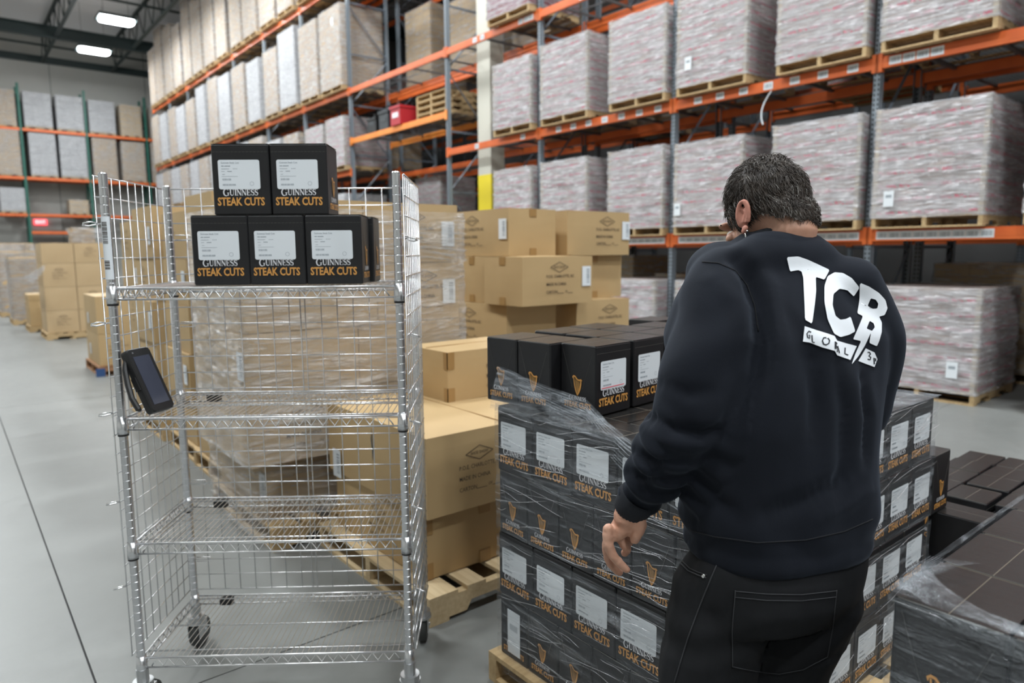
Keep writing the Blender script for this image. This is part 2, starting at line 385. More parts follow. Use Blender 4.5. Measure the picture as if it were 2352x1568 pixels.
# ------------------------------------------------------------------ pallets
def pallet_parts(L, W, H=.12, wood=None, seed=0, sub=True):
    """L along x, W along y, origin at corner, returns list of (name, mesh, matrix)"""
    wood = wood or WOOD; r = random.Random(seed); out = []
    nb = 7; bw = .095
    def bm(a, b, c, key, m=wood):
        q = MB(); q.box((0, 0, 0), (a, b, c), m); return q.mesh(key)
    deck = bm(bw, W, .016, 'deck_board')
    wide = bm(.14, W, .016, 'deck_board')
    for i in range(nb):
        x = (L-bw)*i/(nb-1); me = wide if i in (0, nb-1) else deck
        if i == nb-1: x = L-.14
        out.append(('deck_board', me, Matrix.Translation((x, 0, H-.016))))
    for i in range(4):
        x = [0, .33*L, .60*L, L-bw][i]; out.append(('bottom_board', deck, Matrix.Translation((x, 0, 0))))
    # notched stringer running along x
    q = MB(); z0, z1 = .016, H-.016; t = .04; pr = [(0, z0), (.15*L, z0), (.17*L, z0+.04), (.36*L, z0+.04), (.38*L, z0), (.62*L, z0), (.64*L, z0+.04), (.83*L, z0+.04), (.85*L, z0), (L, z0), (L, z1), (0, z1)]
    n = len(pr); vs = [(x, 0, z) for x, z in pr]+[(x, t, z) for x, z in pr]
    fs = [tuple(range(n)), tuple(range(2*n-1, n-1, -1))]+[(i, i+n, (i+1) % n+n, (i+1) % n) for i in range(n)]
    q.add(vs, fs, wood); st = q.mesh('stringer')
    for y in (0, W/2-t/2, W-t): out.append(('stringer', st, Matrix.Translation((0, y, 0))))
    return out
def pallet_joined(L, W, H=.12, wood=None):
    q = MB()
    for nm, me, M in pallet_parts(L, W, H, wood):
        q.add([M @ v.co for v in me.vertices], [tuple(p.vertices) for p in me.polygons], wood or WOOD)
    return q.mesh('pallet')
def make_pallet(x, y, L, W, label, rot=0, H=.12, wood=None, turn=False, z=0.0):
    e = empty('wooden_pallet', (x, y, z), rot, label=label, cat='pallet')
    R = Matrix.Identity(4)
    if turn: R = Matrix.Translation((L, 0, 0)) @ Matrix.Rotation(pi/2, 4, 'Z'); L, W = W, L
    for nm, me, M in pallet_parts(L, W, H, wood): obj(nm, me, e, M=R @ M)
    return e

# ------------------------------------------------------------------ stretch film shell
def film_shell(path, z0, z1, m, name='stretch_film', nz=14, amp=.006, off=.012, step=.06, seed=0, closed=True, ztop=None, zbot=None, sag=0.0, round_r=.03):
    """path: list of (x,y) outline; builds a wrinkled skin standing just off it"""
    P = [Vector((*p, 0)) for p in path]; pts = []
    n = len(P); segs = n if closed else n-1; acc = 0
    for i in range(segs):
        a, b = P[i], P[(i+1) % n]; k = max(1, int((b-a).length/step))
        for j in range(k): pts.append(a+(b-a)*j/k)
    if not closed: pts.append(P[-1])
    L = len(pts); vs = []; fs = []; c = sum(pts, Vector())/L
    nrm = []
    for i in range(L):
        a = pts[i-1] if (i or closed) else pts[i]; b = pts[(i+1) % L] if (i < L-1 or closed) else pts[i]
        d = (b-a).normalized(); nn = Vector((d.y, -d.x, 0)); nrm.append(nn)
    area = sum(pts[i].x*pts[(i+1) % L].y-pts[(i+1) % L].x*pts[i].y for i in range(L)) if closed else 1
    sg = 1 if area > 0 else -1
    for i in range(L):
        t = i/max(1, L-1)
        zt = ztop(pts[i], t) if ztop else z1; zb = zbot(pts[i], t) if zbot else z0
        for k in range(nz+1):
            z = zb+(zt-zb)*k/nz
            d = off+amp*(noise.noise(Vector((pts[i].x*3+seed, pts[i].y*3, z*16+pts[i].x*2)))+.5*noise.noise(Vector((pts[i].x*9, pts[i].y*9+seed, z*40))))
            vs.append(pts[i]+nrm[i]*sg*d+Vector((0, 0, z)))
    for i in range(L if closed else L-1):
        j = (i+1) % L
        for k in range(nz): fs.append((i*(nz+1)+k, j*(nz+1)+k, j*(nz+1)+k+1, i*(nz+1)+k+1))
    mb = MB(); mb.add(vs, fs, m); return mb.mesh(name, True)

# ------------------------------------------------------------------ racks
LV = [1.645, 3.42, 5.27, 7.75]
POSTS = [-4.53, -1.86, .80, 3.46, 6.09, 8.80, 11.48, 15.55, 18.21, 20.9, 23.6, 26.3, 29.0, 31.7, 34.4]
def rack(x0, posts, levels_of, label, up_m, beam_m, depth=RD, H=9.4, along='y', two_row=True, origin=None, deck=True, facing=-1):
    e = empty('pallet_rack', origin or (0, 0, 0), 0 if along == 'y' else -pi/2, label=label, cat='rack')
    def mk_post():
        q = MB(); hw = .04
        q.box((-.0, -hw, 0), (.006, hw, H), up_m); q.box((0, -hw, 0), (.07, -hw+.005, H), up_m); q.box((0, hw-.005, 0), (.07, hw, H), up_m)
        q.box((-.03, -.07, 0), (.11, .07, .012), up_m); return q.mesh('upright')
    def mk_brace():
        q = MB(); z = .35; k = 0
        while z < H-1:
            q.box((.03, -.012, z), (depth-.03, .012, z+.035), BRACE if up_m is UPRIGHT else up_m)
            a = (.05, 0, z+.04); b = (depth-.05, 0, z+1.1)
            if k % 2: a, b = (depth-.05, 0, z+.04), (.05, 0, z+1.1)
            q.tube([a, b], .018, BRACE if up_m is UPRIGHT else up_m, 4); z += 1.15; k += 1
        return q.mesh('frame_brace')
    PM, BM = mk_post(), mk_brace()
    for y in posts:
        obj('upright', PM, e, (x0, y, 0)); obj('upright', PM, e, M=Matrix.Translation((x0+depth, y, 0)) @ Matrix.Scale(-1, 4, (1, 0, 0)))
        obj('frame_brace', BM, e, (x0, y, 0))
    cache = {}
    for i in range(len(posts)-1):
        a, b = posts[i]+.04, posts[i+1]-.04; Lb = b-a
        for lv in levels_of(i):
            z, mtl, rear = lv if isinstance(lv, tuple) else (lv, beam_m, True)
            k = (round(Lb, 3), mtl.name)
            if k not in cache:
                q = MB(); q.box((-.012, 0, -.065), (.03, Lb, .03), mtl); q.box((.0, 0, .03), (.03, Lb, .055), mtl)
                q.box((-.014, 0, -.035), (-.010, Lb, -.005), mtl)
                c = MB(); c.box((-.016, -.055, -.10), (.045, .012, .085), mtl)
                q2 = MB(); nn = int(Lb/.05)
                for j in range(nn): q2.tube([(.02, .02+j*Lb/nn, .058), (depth-.02, .02+j*Lb/nn, .058)], .0028, WIRED, 3, cap=False)
                for j in range(3): q2.box((.03+j*(depth-.1)/2, 0, .045), (.05+j*(depth-.1)/2, Lb, .055), WIRED)
                for j in range(4): q2.box((.03, Lb*(j+.5)/4-.02, .02), (depth-.03, Lb*(j+.5)/4+.02, .05), WIRED)
                cache[k] = (q.mesh('beam'), c.mesh('beam_connector'), q2.mesh('wire_deck'))
            bm, cm, wm = cache[k]
            bo = obj('beam', bm, e, (x0-.005, a, z)); obj('beam_connector', cm, bo); obj('beam_connector', cm, bo, (0, Lb+.043, 0))
            bo2 = obj('beam', bm, e, M=Matrix.Translation((x0+depth+.005, a, z)) @ Matrix.Scale(-1, 4, (1, 0, 0))); obj('beam_connector', cm, bo2); obj('beam_connector', cm, bo2, (0, Lb+.043, 0))
            if deck: obj('wire_deck', wm, e, (x0, a, z))
            yield_labels.append((e, bo, x0, a, b, z))
    return e
yield_labels = []
def lv_main(i):
    y = POSTS[i]
    if abs(y-11.48) < .01: return [LV[2], (4.13, ORANGEL, True), LV[3]]
    if abs(y-8.80) < .01: return [LV[1], LV[2], LV[3]]
    return LV
rk = rack(RX, POSTS, lv_main, 'long orange and grey-blue pallet rack facing the open floor', UPRIGHT, ORANGE)
LABELS_MAIN = list(yield_labels); yield_labels.clear()
def lv_rear(i):
    return [1.9, 3.55, 5.27, 7.75] if i % 2 else [2.0, 3.42, 5.27, 7.75]
rk2 = rack(RX+RD+.25, POSTS, lv_rear, 'second orange pallet rack standing back to back behind the front rack', UPRIGHT, ORANGE)
yield_labels.clear()
rk3 = rack(12.9, POSTS[:12], lambda i: LV, 'farthest dark pallet rack beyond the two back to back racks', UPRIGHT, ORANGE, deck=False)
yield_labels.clear()
# barcode labels on the front beams
def bar_label(wd, ht):
    q = MB(); q.box((-.0015, 0, 0), (0, wd, ht), LABELW); r = random.Random(3); y = .012
    while y < wd-.014:
        t = r.choice((.003, .005, .007)); q.add([(-.0022, y, ht*.22), (-.0022, y+t, ht*.22), (-.0022, y+t, ht*.8), (-.0022, y, ht*.8)], [(0, 1, 2, 3)], LABELI); y += t+r.choice((.003, .004, .006))
    return q.mesh('barcode_label')
BL = bar_label(.118, .082); BLS = bar_label(.06, .07)
for (e, bo, x0, a, b, z) in LABELS_MAIN:
    if a < 11.4 and a > -2:
        if abs(z-LV[0]) < .01:
            ys = [a+.05+.12*k for k in range(20)] if a > 3 else [b-.17-.12*k for k in range(9)]
        elif abs(z-LV[1]) < .01:
            ys = [b-.2-.13*k for k in range(4)] if a < 3 else ([a+.15+.33*k for k in range(7)] if a < 8.5 else [a+.3, a+1.6])
        elif abs(z-LV[2]) < .01: ys = [a+.08, a+.2, a+.34, a+1.4, a+1.62]
        else: ys = []
        if abs(z-4.13) < .01: ys = []
        for y in ys:
            if a+.01 < y < b-.12: obj('barcode_label', BL, bo, (-.0145, y-a, -.047))
# ------------------------------------------------------------------ wrapped loads
LOADT = {}
def load_template(kind, wy, dx, h):
    k = (kind, round(wy, 2), round(dx, 2), round(h, 2))
    if k in LOADT: return LOADT[k]
    parts = []; PH = .12
    mC = {'pink': PINKC, 'brown': BROWN2, 'white': WHITEC, 'red': MAROON, 'kraft': BROWN}[kind]
    lay = .135 if kind in ('pink', 'red') else (.24 if kind == 'brown' else .30)
    nl = max(2, round(h/lay)); lh = h/nl; ny = 4 if kind == 'pink' else (3 if kind != 'white' else 2); nx = 3
    cw, cdp = wy/ny, dx/nx
    def cm(a, b, c):
        q = MB(); e_ = .004; q.box((e_/2, e_/2, e_/2), (a-e_/2, b-e_/2, c-e_/2), mC)
        if kind in ('brown', 'kraft'):
            q.box((-.001+e_/2, b*.05, c*.45), (e_/2, b*.95, c*.53), TAPE)
        return q.mesh('carton')
    C = cm(cdp, cw, lh)
    for l in range(nl):
        for j in range(ny): parts.append(('carton', C, (0, j*cw, PH+l*lh)))
        for i in range(1, nx): parts.append(('carton', C, (i*cdp, 0, PH+l*lh)))
    q = MB(); q.box((cdp, cw, PH+.002), (dx-.002, wy-.002, PH+h-.004), mC); parts.append(('inner_cartons', q.mesh('inner_cartons'), (0, 0, 0)))
    pj = pallet_joined(dx, wy, PH); parts.append(('pallet', pj, (0, 0, 0)))
    q = MB()
    if kind == 'pink':
        for (x, y, sx, sy) in ((-.004, -.004, 1, 1), (-.004, wy+.004, 1, -1)):
            q.box((min(x, x+.05*sx), min(y, y+.004*sy), PH), (max(x, x+.05*sx), max(y, y+.004*sy), PH+h+.005), EDGEB)
            q.box((min(x, x+.004*sx), min(y, y+.05*sy), PH), (max(x, x+.004*sx), max(y, y+.05*sy), PH+h+.005), EDGEB)
        parts.append(('edge_board', q.mesh('edge_board'), (0, 0, 0)))
    F = film_shell([(0, 0), (dx, 0), (dx, wy), (0, wy)], .10, PH+h+.012, {'pink': FILMR, 'red': FILMR, 'white': FILMR, 'brown': FILMR, 'kraft': FILMK}[kind], nz=48, amp=.017, off=.016, step=.055, seed=len(LOADT)*3.1)
    parts.append(('stretch_film', F, (0, 0, 0)))
    LOADT[k] = parts; return parts
LBLM = {}
def place_load(kind, x, y, z, wy, dx, h, label, group=None, white=None, hue=None):
    e = empty('pallet_load', (x, y, z), 0, label=label, cat='pallet load', group=group)
    for nm, me, loc in load_template(kind, wy, dx, h): obj(nm, me, e, loc)
    if white:
        q = MB(); q.box((-.024, 0, 0), (-.021, .10, .16), LABELW); q.add([(-.0245, .02, .09), (-.0245, .08, .09), (-.0245, .08, .12), (-.0245, .02, .12)], [(0, 1, 2, 3)], LABELI)
        if 'l' not in LBLM: LBLM['l'] = q.mesh('paper_label')
        obj('paper_label', LBLM['l'], e, (0, white[0], white[1]))
    return e
ORDL = {0: 'rack floor level', 1: 'first beam level', 2: 'second beam level', 3: 'third beam level', 4: 'top beam level'}
def bayname(y):
    i = max(k for k, p in enumerate(POSTS) if p <= y+.1); return ('%s bay from near end' % NTH[i]) if i < len(NTH) else ('last bay' if i == len(POSTS)-2 else 'last bay but one')
def side(y):
    i = max(k for k, p in enumerate(POSTS) if p <= y+.1); mid = (POSTS[i]+POSTS[i+1])/2
    return 'near half' if y+.5 < mid else 'far half'
def L(kind, y, lvl, wy=1.04, h=1.08, dx=1.12, x=None, desc=None, white=None):
    z = 0 if lvl == 0 else LV[lvl-1]+.062
    if x is None: x = 7.62 if lvl else 7.5
    d = desc or {'pink': 'wrapped pink-striped load', 'brown': 'wrapped brown load', 'white': 'wrapped white load', 'red': 'wrapped dark red load'}[kind]
    place_load(kind, x, y, z, wy, dx, h, '%s %s, %s, %s' % (d, ORDL[lvl], bayname(y), side(y)), 'wrapped loads in the front rack', white)
# near bays (front), seen from x>1140
for lv in (1, 2):
    hh = 1.08 if lv == 1 else 1.10
    L('pink', 2.36, lv, 1.02, hh, white=(.80, .22) if lv == 1 else (.6, .55)); L('pink', 1.0, lv, 1.04, hh)
    L('pink', 4.93, lv, 1.02, hh-.03, white=(.9, .25) if lv == 1 else (.78, .3)); L('pink', 3.53, lv, 1.01, hh)
    L('pink', 7.58, lv, 1.04, hh); L('pink', 6.14, lv, 1.00, hh)
L('pink', 8.86, 1, 1.0, 1.07); L('pink', 8.86, 2, 1.0, 1.05)
L('pink', 2.28, 0, 1.02, .99, white=(.15, .25)); L('pink', .85, 0, 1.02, .95)
L('pink', 6.15, 0, 1.0, .98); L('pink', 4.8, 0, 1.0, .98); L('pink', 3.6, 0, 1.0, .98)
L('red', 8.9, 3, 1.1, .8)
# far bays
r = random.Random(5)
L('brown', 15.65, 3, 1.13, 1.80, white=(.3, 1.5)); L('brown', 16.95, 3, 1.1, 1.78)
L('pink', 15.62, 2, 1.0, 1.12); L('pink', 16.78, 2, 1.1, 1.08)
FAR = {2: [], 3: [], 4: []}
for i in range(8, 14):
    y0 = POSTS[i]
    for j, yy in enumerate((y0+.12, y0+1.40)):
        for lvl in (1, 2, 3, 4):
            kind = 'white' if (i*3+j+lvl) % 3 == 0 else 'brown'
            if lvl == 1: kind = 'white'
            hh = {1: 1.35, 2: 1.10 if i < 9 else 1.35, 3: 1.72+.12*((i+j) % 3), 4: 2.2+.3*((i*2+j) % 3)}[lvl]
            wy = 1.02+.1*((i+j+lvl) % 2)
            if lvl == 1 and i < 9: hh = 1.1
            L(kind, yy, lvl, wy, hh)
for yy in (15.65, 16.95): L('brown', yy, 4, 1.1, 2.2)
for yy, k in ((15.7, 'white'), (17.0, 'pink')): L(k, yy, 1, 1.0, 1.1)
# loads in the second rack, seen through the gaps
def L2(kind, y, z, h, wy=1.1, x=RX+RD+.35):
    place_load(kind, x, y, z+.062, wy, 1.0, h, '%s, rear rack, %s, %s, %s' % ({'pink': 'pink-striped load', 'kraft': 'kraft carton load', 'brown': 'brown load', 'white': 'white load'}[kind],
        'on the floor' if z < 0 else '%s metres up' % ('two' if z < 2.5 else 'four' if z < 4 else 'five' if z < 6 else 'eight'), bayname(y), side(y)), 'wrapped loads in the rear rack')
for (k, y, z, h) in (('kraft', 12.3, 5.27, 1.5), ('kraft', 14.2, 5.27, 1.75), ('kraft', 5.0, -.062, 1.1), ('kraft', 2.2, -.062, 1.2), ('kraft', 3.6, -.062, .9), ('kraft', 6.4, -.062, 1.0), ('kraft', 8.0, -.062, 1.3),
                     ('pink', 3.7, 3.42, .7), ('kraft', 1.0, 3.55, .6), ('kraft', 7.6, 3.42, .9), ('pink', 13.9, 1.9, 1.2), ('kraft', 10.1, 5.27, 1.1), ('kraft', 6.2, 5.27, 1.0), ('kraft', 3.7, 5.27, 1.0), ('kraft', 19, 3.42, 1.2), ('kraft', 16.3, 3.42, 1.0), ('kraft', .9, 5.27, 1.0)):
    L2(k, y, z, h)
# the yellow post guard, red and black battery units and spare pallets on the bright orange shelf
def battery(x, y, z, m, label, rz=0, s=1):
    e = empty('battery_box', (x, y, z), rz, label=label, cat='battery box')
    q = MB(); q.box((-.25, -.2, 0), (.25, .2, .34*s), m); q.box((-.27, -.22, .34*s), (.27, .22, .39*s), m); q.build('case', e)
    q = MB(); q.tube([(-.17, 0, .39*s), (-.17, 0, .50*s), (.17, 0, .50*s), (.17, 0, .39*s)], .014, BLACKP, 6); q.build('handle', e)
    q = MB(); q.box((-.255, -.12, .15), (-.25, .12, .25), LABELW if m is REDP else DARKPL); q.build('nameplate', e)
battery(7.95, 13.35, 4.19, REDP, 'red plastic battery box beside black ones on the orange shelf')
battery(8.0, 13.95, 4.19, DARKPL, 'dark grey battery box just left of the red one', s=1.0)
battery(8.0, 14.5, 4.19, BLACKP, 'low black battery box, second to the left of the red one', s=.8)
for k in range(4):
    e = empty('wooden_pallet', (7.9, 11.72, 4.19+.125*k), label='spare wooden pallet stacked flat beside the cream column, %s from the bottom' % NTH[k], cat='pallet', group='spare pallets on the orange shelf')
    for nm, me, M_ in pallet_parts(1.02, 1.1, .12, WOOD, k): obj(nm, me, e, M=M_)
q = MB(); pts = []
p0 = atX(1772, 208, 7.70); 
for i in range(14):
    t = i/13; pp = atX(1772-22*sin(t*2.2)+(-2)*t, 208+78*t, 7.70); pts.append(pp)
q.tube(pts, .008, LABELW, 5); q.build('film_tail', label='thin tail of twisted film hanging below the second beam level', cat='film')

# ------------------------------------------------------------------ far green rack on the back wall
GP = [-4.5, -2.0, .58, 3.18, 5.68, 8.18, 10.8]
# built along its own axis: local y runs to world +x, local +x to world +y
def green_rack():
    e = empty('pallet_rack', (0, 38.0, 0), 0, label='green and orange pallet rack against the far wall', cat='rack'); H = 9.0
    q = MB(); q.box((-.05, 0, 0), (.05, .07, H), GREENP); PM = q.mesh('upright')
    q = MB(); z = .4
    while z < H-1: q.box((-.015, .05, z), (.015, 1.0, z+.04), GREENP); q.tube([(0, .05, z+.04), (0, 1.0, z+1.1)], .02, GREENP, 4); z += 1.2
    BM = q.mesh('frame_brace')
    for x in GP: obj('upright', PM, e, (x, 0, 0)); obj('upright', PM, e, (x, 1.03, 0)); obj('frame_brace', BM, e, (x, 0, 0))
    cache = {}
    for i in range(len(GP)-1):
        a, b = GP[i]+.05, GP[i+1]-.05
        for z in (2.55, 3.32, 4.93, 7.03):
            if z == 2.55 and i != 3: continue
            k = round(b-a, 2)
            if k not in cache:
                q = MB(); q.box((0, -.02, -.06), (b-a, .02, .06), ORANGE); cache[k] = q.mesh('beam')
                q = MB(); q.box((0, .03, .03), (b-a, 1.0, .055), WIRED); cache[-k] = q.mesh('wire_deck')
            obj('beam', cache[k], e, (a, 0, z)); obj('beam', cache[k], e, (a, 1.05, z)); obj('wire_deck', cache[-k], e, (a, 0, z))
green_rack()
def yload(kind, x0, x1, z, h, label):
    # a load whose long face looks towards -y
    wy = x1-x0; k = (kind, 'y', round(wy, 2), round(h, 2))
    if k not in LOADT:
        parts = []; mC = {'brown': BROWN2, 'white': WHITEC, 'kraft': BROWN}[kind]; PH = .12; nl = max(2, round(h/.3)); lh = h/nl; ny = 3; cw = wy/ny
        q = MB(); q.box((.002, .002, .002), (cw-.004, .3, lh-.004), mC); C = q.mesh('carton')
        for l in range(nl):
            for j in range(ny): parts.append(('carton', C, (j*cw, 0, PH+l*lh)))
        q = MB(); q.box((0, .31, PH), (wy, .95, PH+h-.004), mC); parts.append(('inner_cartons', q.mesh('inner_cartons'), (0, 0, 0)))
        parts.append(('pallet', pallet_joined(wy, 1.0, PH), (0, 0, 0)))
        parts.append(('stretch_film', film_shell([(0, 0), (wy, 0), (wy, .95), (0, .95)], .05, PH+h+.01, FILMR if kind != 'kraft' else FILMK, nz=24, amp=.014, off=.015, step=.09), (0, 0, 0)))
        LOADT[k] = parts
    e = empty('pallet_load', (x0, 37.96, z), label=label, cat='pallet load', group='wrapped loads in the green rack')
    for nm, me, loc in LOADT[k]: obj(nm, me, e, loc)
GB = [('white', 3.34, 4.38, 1.45, 7), ('white', 4.55, 5.60, 1.45, 7), ('white', 5.82, 6.88, 1.40, 7), ('kraft', 7.1, 8.0, 1.35, 7), ('brown', 2.0, 3.05, 1.45, 7), ('brown', .8, 1.8, 1.4, 7), ('brown', 8.4, 9.4, 1.4, 7),
      ('white', 3.42, 4.42, 1.8, 5), ('white', 4.56, 5.60, 1.8, 5), ('brown', 5.86, 6.84, 1.8, 5), ('brown', 7.05, 8.05, 1.75, 5), ('brown', 1.9, 3.08, 1.85, 5), ('brown', .7, 1.75, 1.8, 5), ('brown', 8.35, 9.4, 1.8, 5),
      ('white', 2.2, 3.1, .98, 3), ('white', 2.25, 3.12, 1.9, 0), ('kraft', 4.75, 5.52, .55, 3)]
for n_, (k, a, b, h, l) in enumerate(GB):
    z = {7: 7.09, 5: 4.99, 3: 3.38, 0: 0.0}[l]
    yload(k, a, b, z, h, '%s wrapped load, %s of far green rack, %s metres along' % ({'white': 'pale glossy', 'brown': 'plain brown', 'kraft': 'bare kraft'}[k], {7: 'top level', 5: 'middle level', 3: 'lowest level', 0: 'floor'}[l],
          {0: 'one', 1: 'two', 2: 'three', 3: 'four', 4: 'five', 5: 'six', 6: 'seven', 7: 'eight', 8: 'nine'}[int(a)]))
# ------------------------------------------------------------------ kraft shipping cartons
def carton_body(lx, ly, lz, m=BROWN, seed=0, bulge=.006, sag=0.0):
    """closed carton with slightly bulged faces, flap seam, tape and recessed corner lines; origin at lower corner"""
    q = MB(); n = 6; r = random.Random(seed)
    def face(o, u, v, nn):
        vs = []
        for i in range(n+1):
            for j in range(n+1):
                a, b = i/n, j/n; d = bulge*sin(pi*a)*sin(pi*b)+.0015*noise.noise(Vector((a*3+seed, b*3, o.x)))
                if i in (0, n) or j in (0, n): d = 0
                p = o+u*a+v*b+nn*d; vs.append(p)
        fs = [(i*(n+1)+j, (i+1)*(n+1)+j, (i+1)*(n+1)+j+1, i*(n+1)+j+1) for i in range(n) for j in range(n)]
        q.add(vs, fs, m)
    X, Y, Z = Vector((lx, 0, 0)), Vector((0, ly, 0)), Vector((0, 0, lz)); O = Vector()
    face(O, Z, Y, Vector((-1, 0, 0))); face(X, Y, Z, Vector((1, 0, 0))); face(O, X, Z, Vector((0, -1, 0))); face(Y, Z, X, Vector((0, 1, 0)))
    face(Z, X, Y, Vector((0, 0, 1))); face(O, Y, X, Vector((0, 0, -1)))
    return q.mesh('carton', False)
def print_block(short, Hh):
    """diamond mark and three text lines; local x right, y up, centred; Hh = face height"""
    parts = []; s = Hh/.34; mb = MB()
    dia = [(-.085, 0), (0, .036), (.085, 0), (0, -.036)]
    for i in range(4):
        a, b = dia[i], dia[(i+1) % 4]; stroke(mb, [(a[0]*s, a[1]*s+.085*s), (b[0]*s, b[1]*s+.085*s)], .004*s, INK)
    parts.append(('diamond_mark', mb.mesh('diamond_mark')))
    def t(txt, y, sz, dx=0, mb=None):
        own = mb is None; mb = mb or MB()
        me = text_mesh(txt, sz*s, INK, .86, .006, align='LEFT' if dx else 'CENTER')
        for p in me.polygons: mb.add([(me.vertices[i].co.x+dx*s, me.vertices[i].co.y+y*s, 0) for i in p.vertices], [tuple(range(len(p.vertices)))], INK)
        if own: parts.append(('printed_line', mb.mesh('printed_line')))
    t('SHOE SHOW', .085, .022); t('P.O.E. CHARLOTTE, NC', .020, .030, -.125); t('MADE IN CHINA', -.035, .030, -.125); mb = MB(); t('CARTON', -.09, .030, -.125, mb)
    stroke(mb, [(-.02*s, -.10*s), (.045*s, -.10*s)], .003, INK); t('OF', -.09, .022, .055, mb); stroke(mb, [(.08*s, -.10*s), (.13*s, -.10*s)], .003, INK)
    parts.append(('printed_line', mb.mesh('printed_line'))); return parts
def label_mesh(wd, ht, vertical=True):
    q = MB(); q.box((0, 0, 0), (wd, ht, .0012), LABELW); r = random.Random(2); y = ht*.15
    while y < ht*.9: t_ = r.choice((.004, .006, .009)); q.add([(wd*.5, y, .0016), (wd*.85, y, .0016), (wd*.85, y+t_, .0016), (wd*.5, y+t_, .0016)], [(0, 1, 2, 3)], LABELI); y += t_+r.choice((.004, .006))
    return q.mesh('shipping_label')
PRN = print_block(0, .34); SLB = label_mesh(.085, .14)
FM = {'-x': lambda lx, ly, lz, u, z: Matrix.Translation((-.0085, ly-u, z)) @ Matrix(((0, 0, -1, 0), (-1, 0, 0, 0), (0, 1, 0, 0), (0, 0, 0, 1))),
      '-y': lambda lx, ly, lz, u, z: Matrix.Translation((u, -.0085, z)) @ Matrix(((1, 0, 0, 0), (0, 0, -1, 0), (0, 1, 0, 0), (0, 0, 0, 1)))}
BC = {}
def bcarton(x0, x1, y0, y1, z0, z1, label, prt=None, tape=None, rot=0, lab=None, m=None, group='kraft shoe cartons', wear=False, cat='carton', scale=1.0, top=True):
    lx, ly, lz = x1-x0, y1-y0, z1-z0; m = m or BROWN; k = (round(lx, 2), round(ly, 2), round(lz, 2), m.name)
    if k not in BC: BC[k] = carton_body(lx, ly, lz, m, len(BC))
    o = obj('shipping_carton', BC[k], None, (x0, y0, z0), rot, label, cat, group)
    if top:
        q = MB(); ax = lx > ly
        if ax: q.box((0, ly/2-.0015, lz+.004), (lx, ly/2+.0015, lz+.0075), TAPE); 
        else: q.box((lx/2-.0015, 0, lz+.004), (lx/2+.0015, ly, lz+.0075), TAPE)
        q.build('flap_seam', o)
    for fc, u, zz in (prt or []):
        for nm_, me_ in PRN: obj(nm_, me_, o, M=FM[fc](lx, ly, lz, u, zz) @ Matrix.Scale(scale*lz/.34, 4))
    for fc, u, zz in (lab or []): obj('shipping_label', SLB, o, M=FM[fc](lx, ly, lz, u, zz))
    if tape:
        class TQ:
            def box(s_, a_, b_, m_): q_ = MB(); q_.box(a_, b_, m_); q_.build('tape', o)
        q = TQ()
        for fc in tape:
            if fc == '-y': 
                q.box((lx/2-.03, -.0075, lz-.055), (lx/2+.03, -.001, lz), TAPE); q.box((lx/2-.03, -.0075, 0), (lx/2+.03, -.001, .055), TAPE)
            if fc == '-x': q.box((-.0075, ly/2-.03, lz-.055), (-.001, ly/2+.03, lz), TAPE); q.box((-.0075, ly/2-.03, 0), (-.001, ly/2+.03, .055), TAPE)
            if fc == 'corner':
                for (z_a, z_b) in ((0, .07), (lz-.085, lz)): q.box((-.0035, -.0035, z_a), (.04, .0, z_b), TAPE); q.box((-.0035, -.0035, z_a), (.0, .03, z_b), TAPE)
    return o
# near pallet with the large cartons
make_pallet(1.39, 2.25, 1.22, 1.05, 'wooden pallet carrying the largest kraft cartons, just behind the wire cart', wood=WOODL)
bcarton(1.46, 2.08, 2.39, 3.22, .125, .405, 'dark lowest kraft carton resting on the pallet behind the cart', tape=['-y', 'corner'], prt=[('-x', .45, .14)], lab=[('-x', .70, .06)], scale=.9)
D2 = bcarton(1.445, 2.25, 2.335, 3.26, .41, .75, 'large kraft carton with torn bulging end above the lowest carton', prt=[('-y', .26, .168)], lab=[('-x', .06, -.02)], scale=.85)
q = MB(); stroke(q, [(0, .10), (-.008, .05), (.004, .0), (-.002, -.05)], [.002, .012, .016, .002], CRACK); q.build('tear', D2, M=FM['-x'](1, .925, 1, .48, .20))
bcarton(2.12, 2.58, 2.42, 3.24, .125, .41, 'kraft carton at the back right of the lowest layer behind black stack')
bcarton(1.885, 2.66, 2.83, 3.22, .755, 1.005, 'kraft carton with taped corners sitting on top of the large torn carton', prt=[('-y', .35, .14)], tape=['corner'], scale=1.26)
# shrink wrapped tall stack behind the middle of the cart
make_pallet(1.17, 3.36, 1.10, 1.0, 'wooden pallet under the tall film-wrapped carton stack behind the cart')
WL = [(.125, .44, 1.20, 1.72, 'lowest'), (.44, .78, 1.10, 1.74, 'second'), (.78, 1.11, 1.09, 1.70, 'third'), (1.11, 1.44, 1.10, 1.82, 'fourth'), (1.44, 1.77, 1.12, 1.75, 'topmost')]
for i, (za, zb, xa, xm, nm) in enumerate(WL):
    xe = 2.36 if i else 2.1; ya = 3.40 if i else 3.5
    lb = [('-x', .72, .10)] if i in (0, 2) else None
    bcarton(xa, xm-.005, ya, ya+.80, za, zb-.004, '%s left carton of the film-wrapped stack behind cart' % nm, prt=[('-x', .3, .17)] if i in (2, 3) else ([('-y', .3, .17)] if i == 1 else None), lab=lb, m=BROWN, top=i == 4)
    bcarton(xm+.005, xe, ya+.01, ya+.81, za, zb-.004, '%s right carton of the film-wrapped stack behind the cart' % nm, prt=[('-y', .30, .17)] if i in (1, 3, 4) else None, lab=[('-y', xe-xm-.12, .09)] if i in (3, 4) else None, top=i == 4)
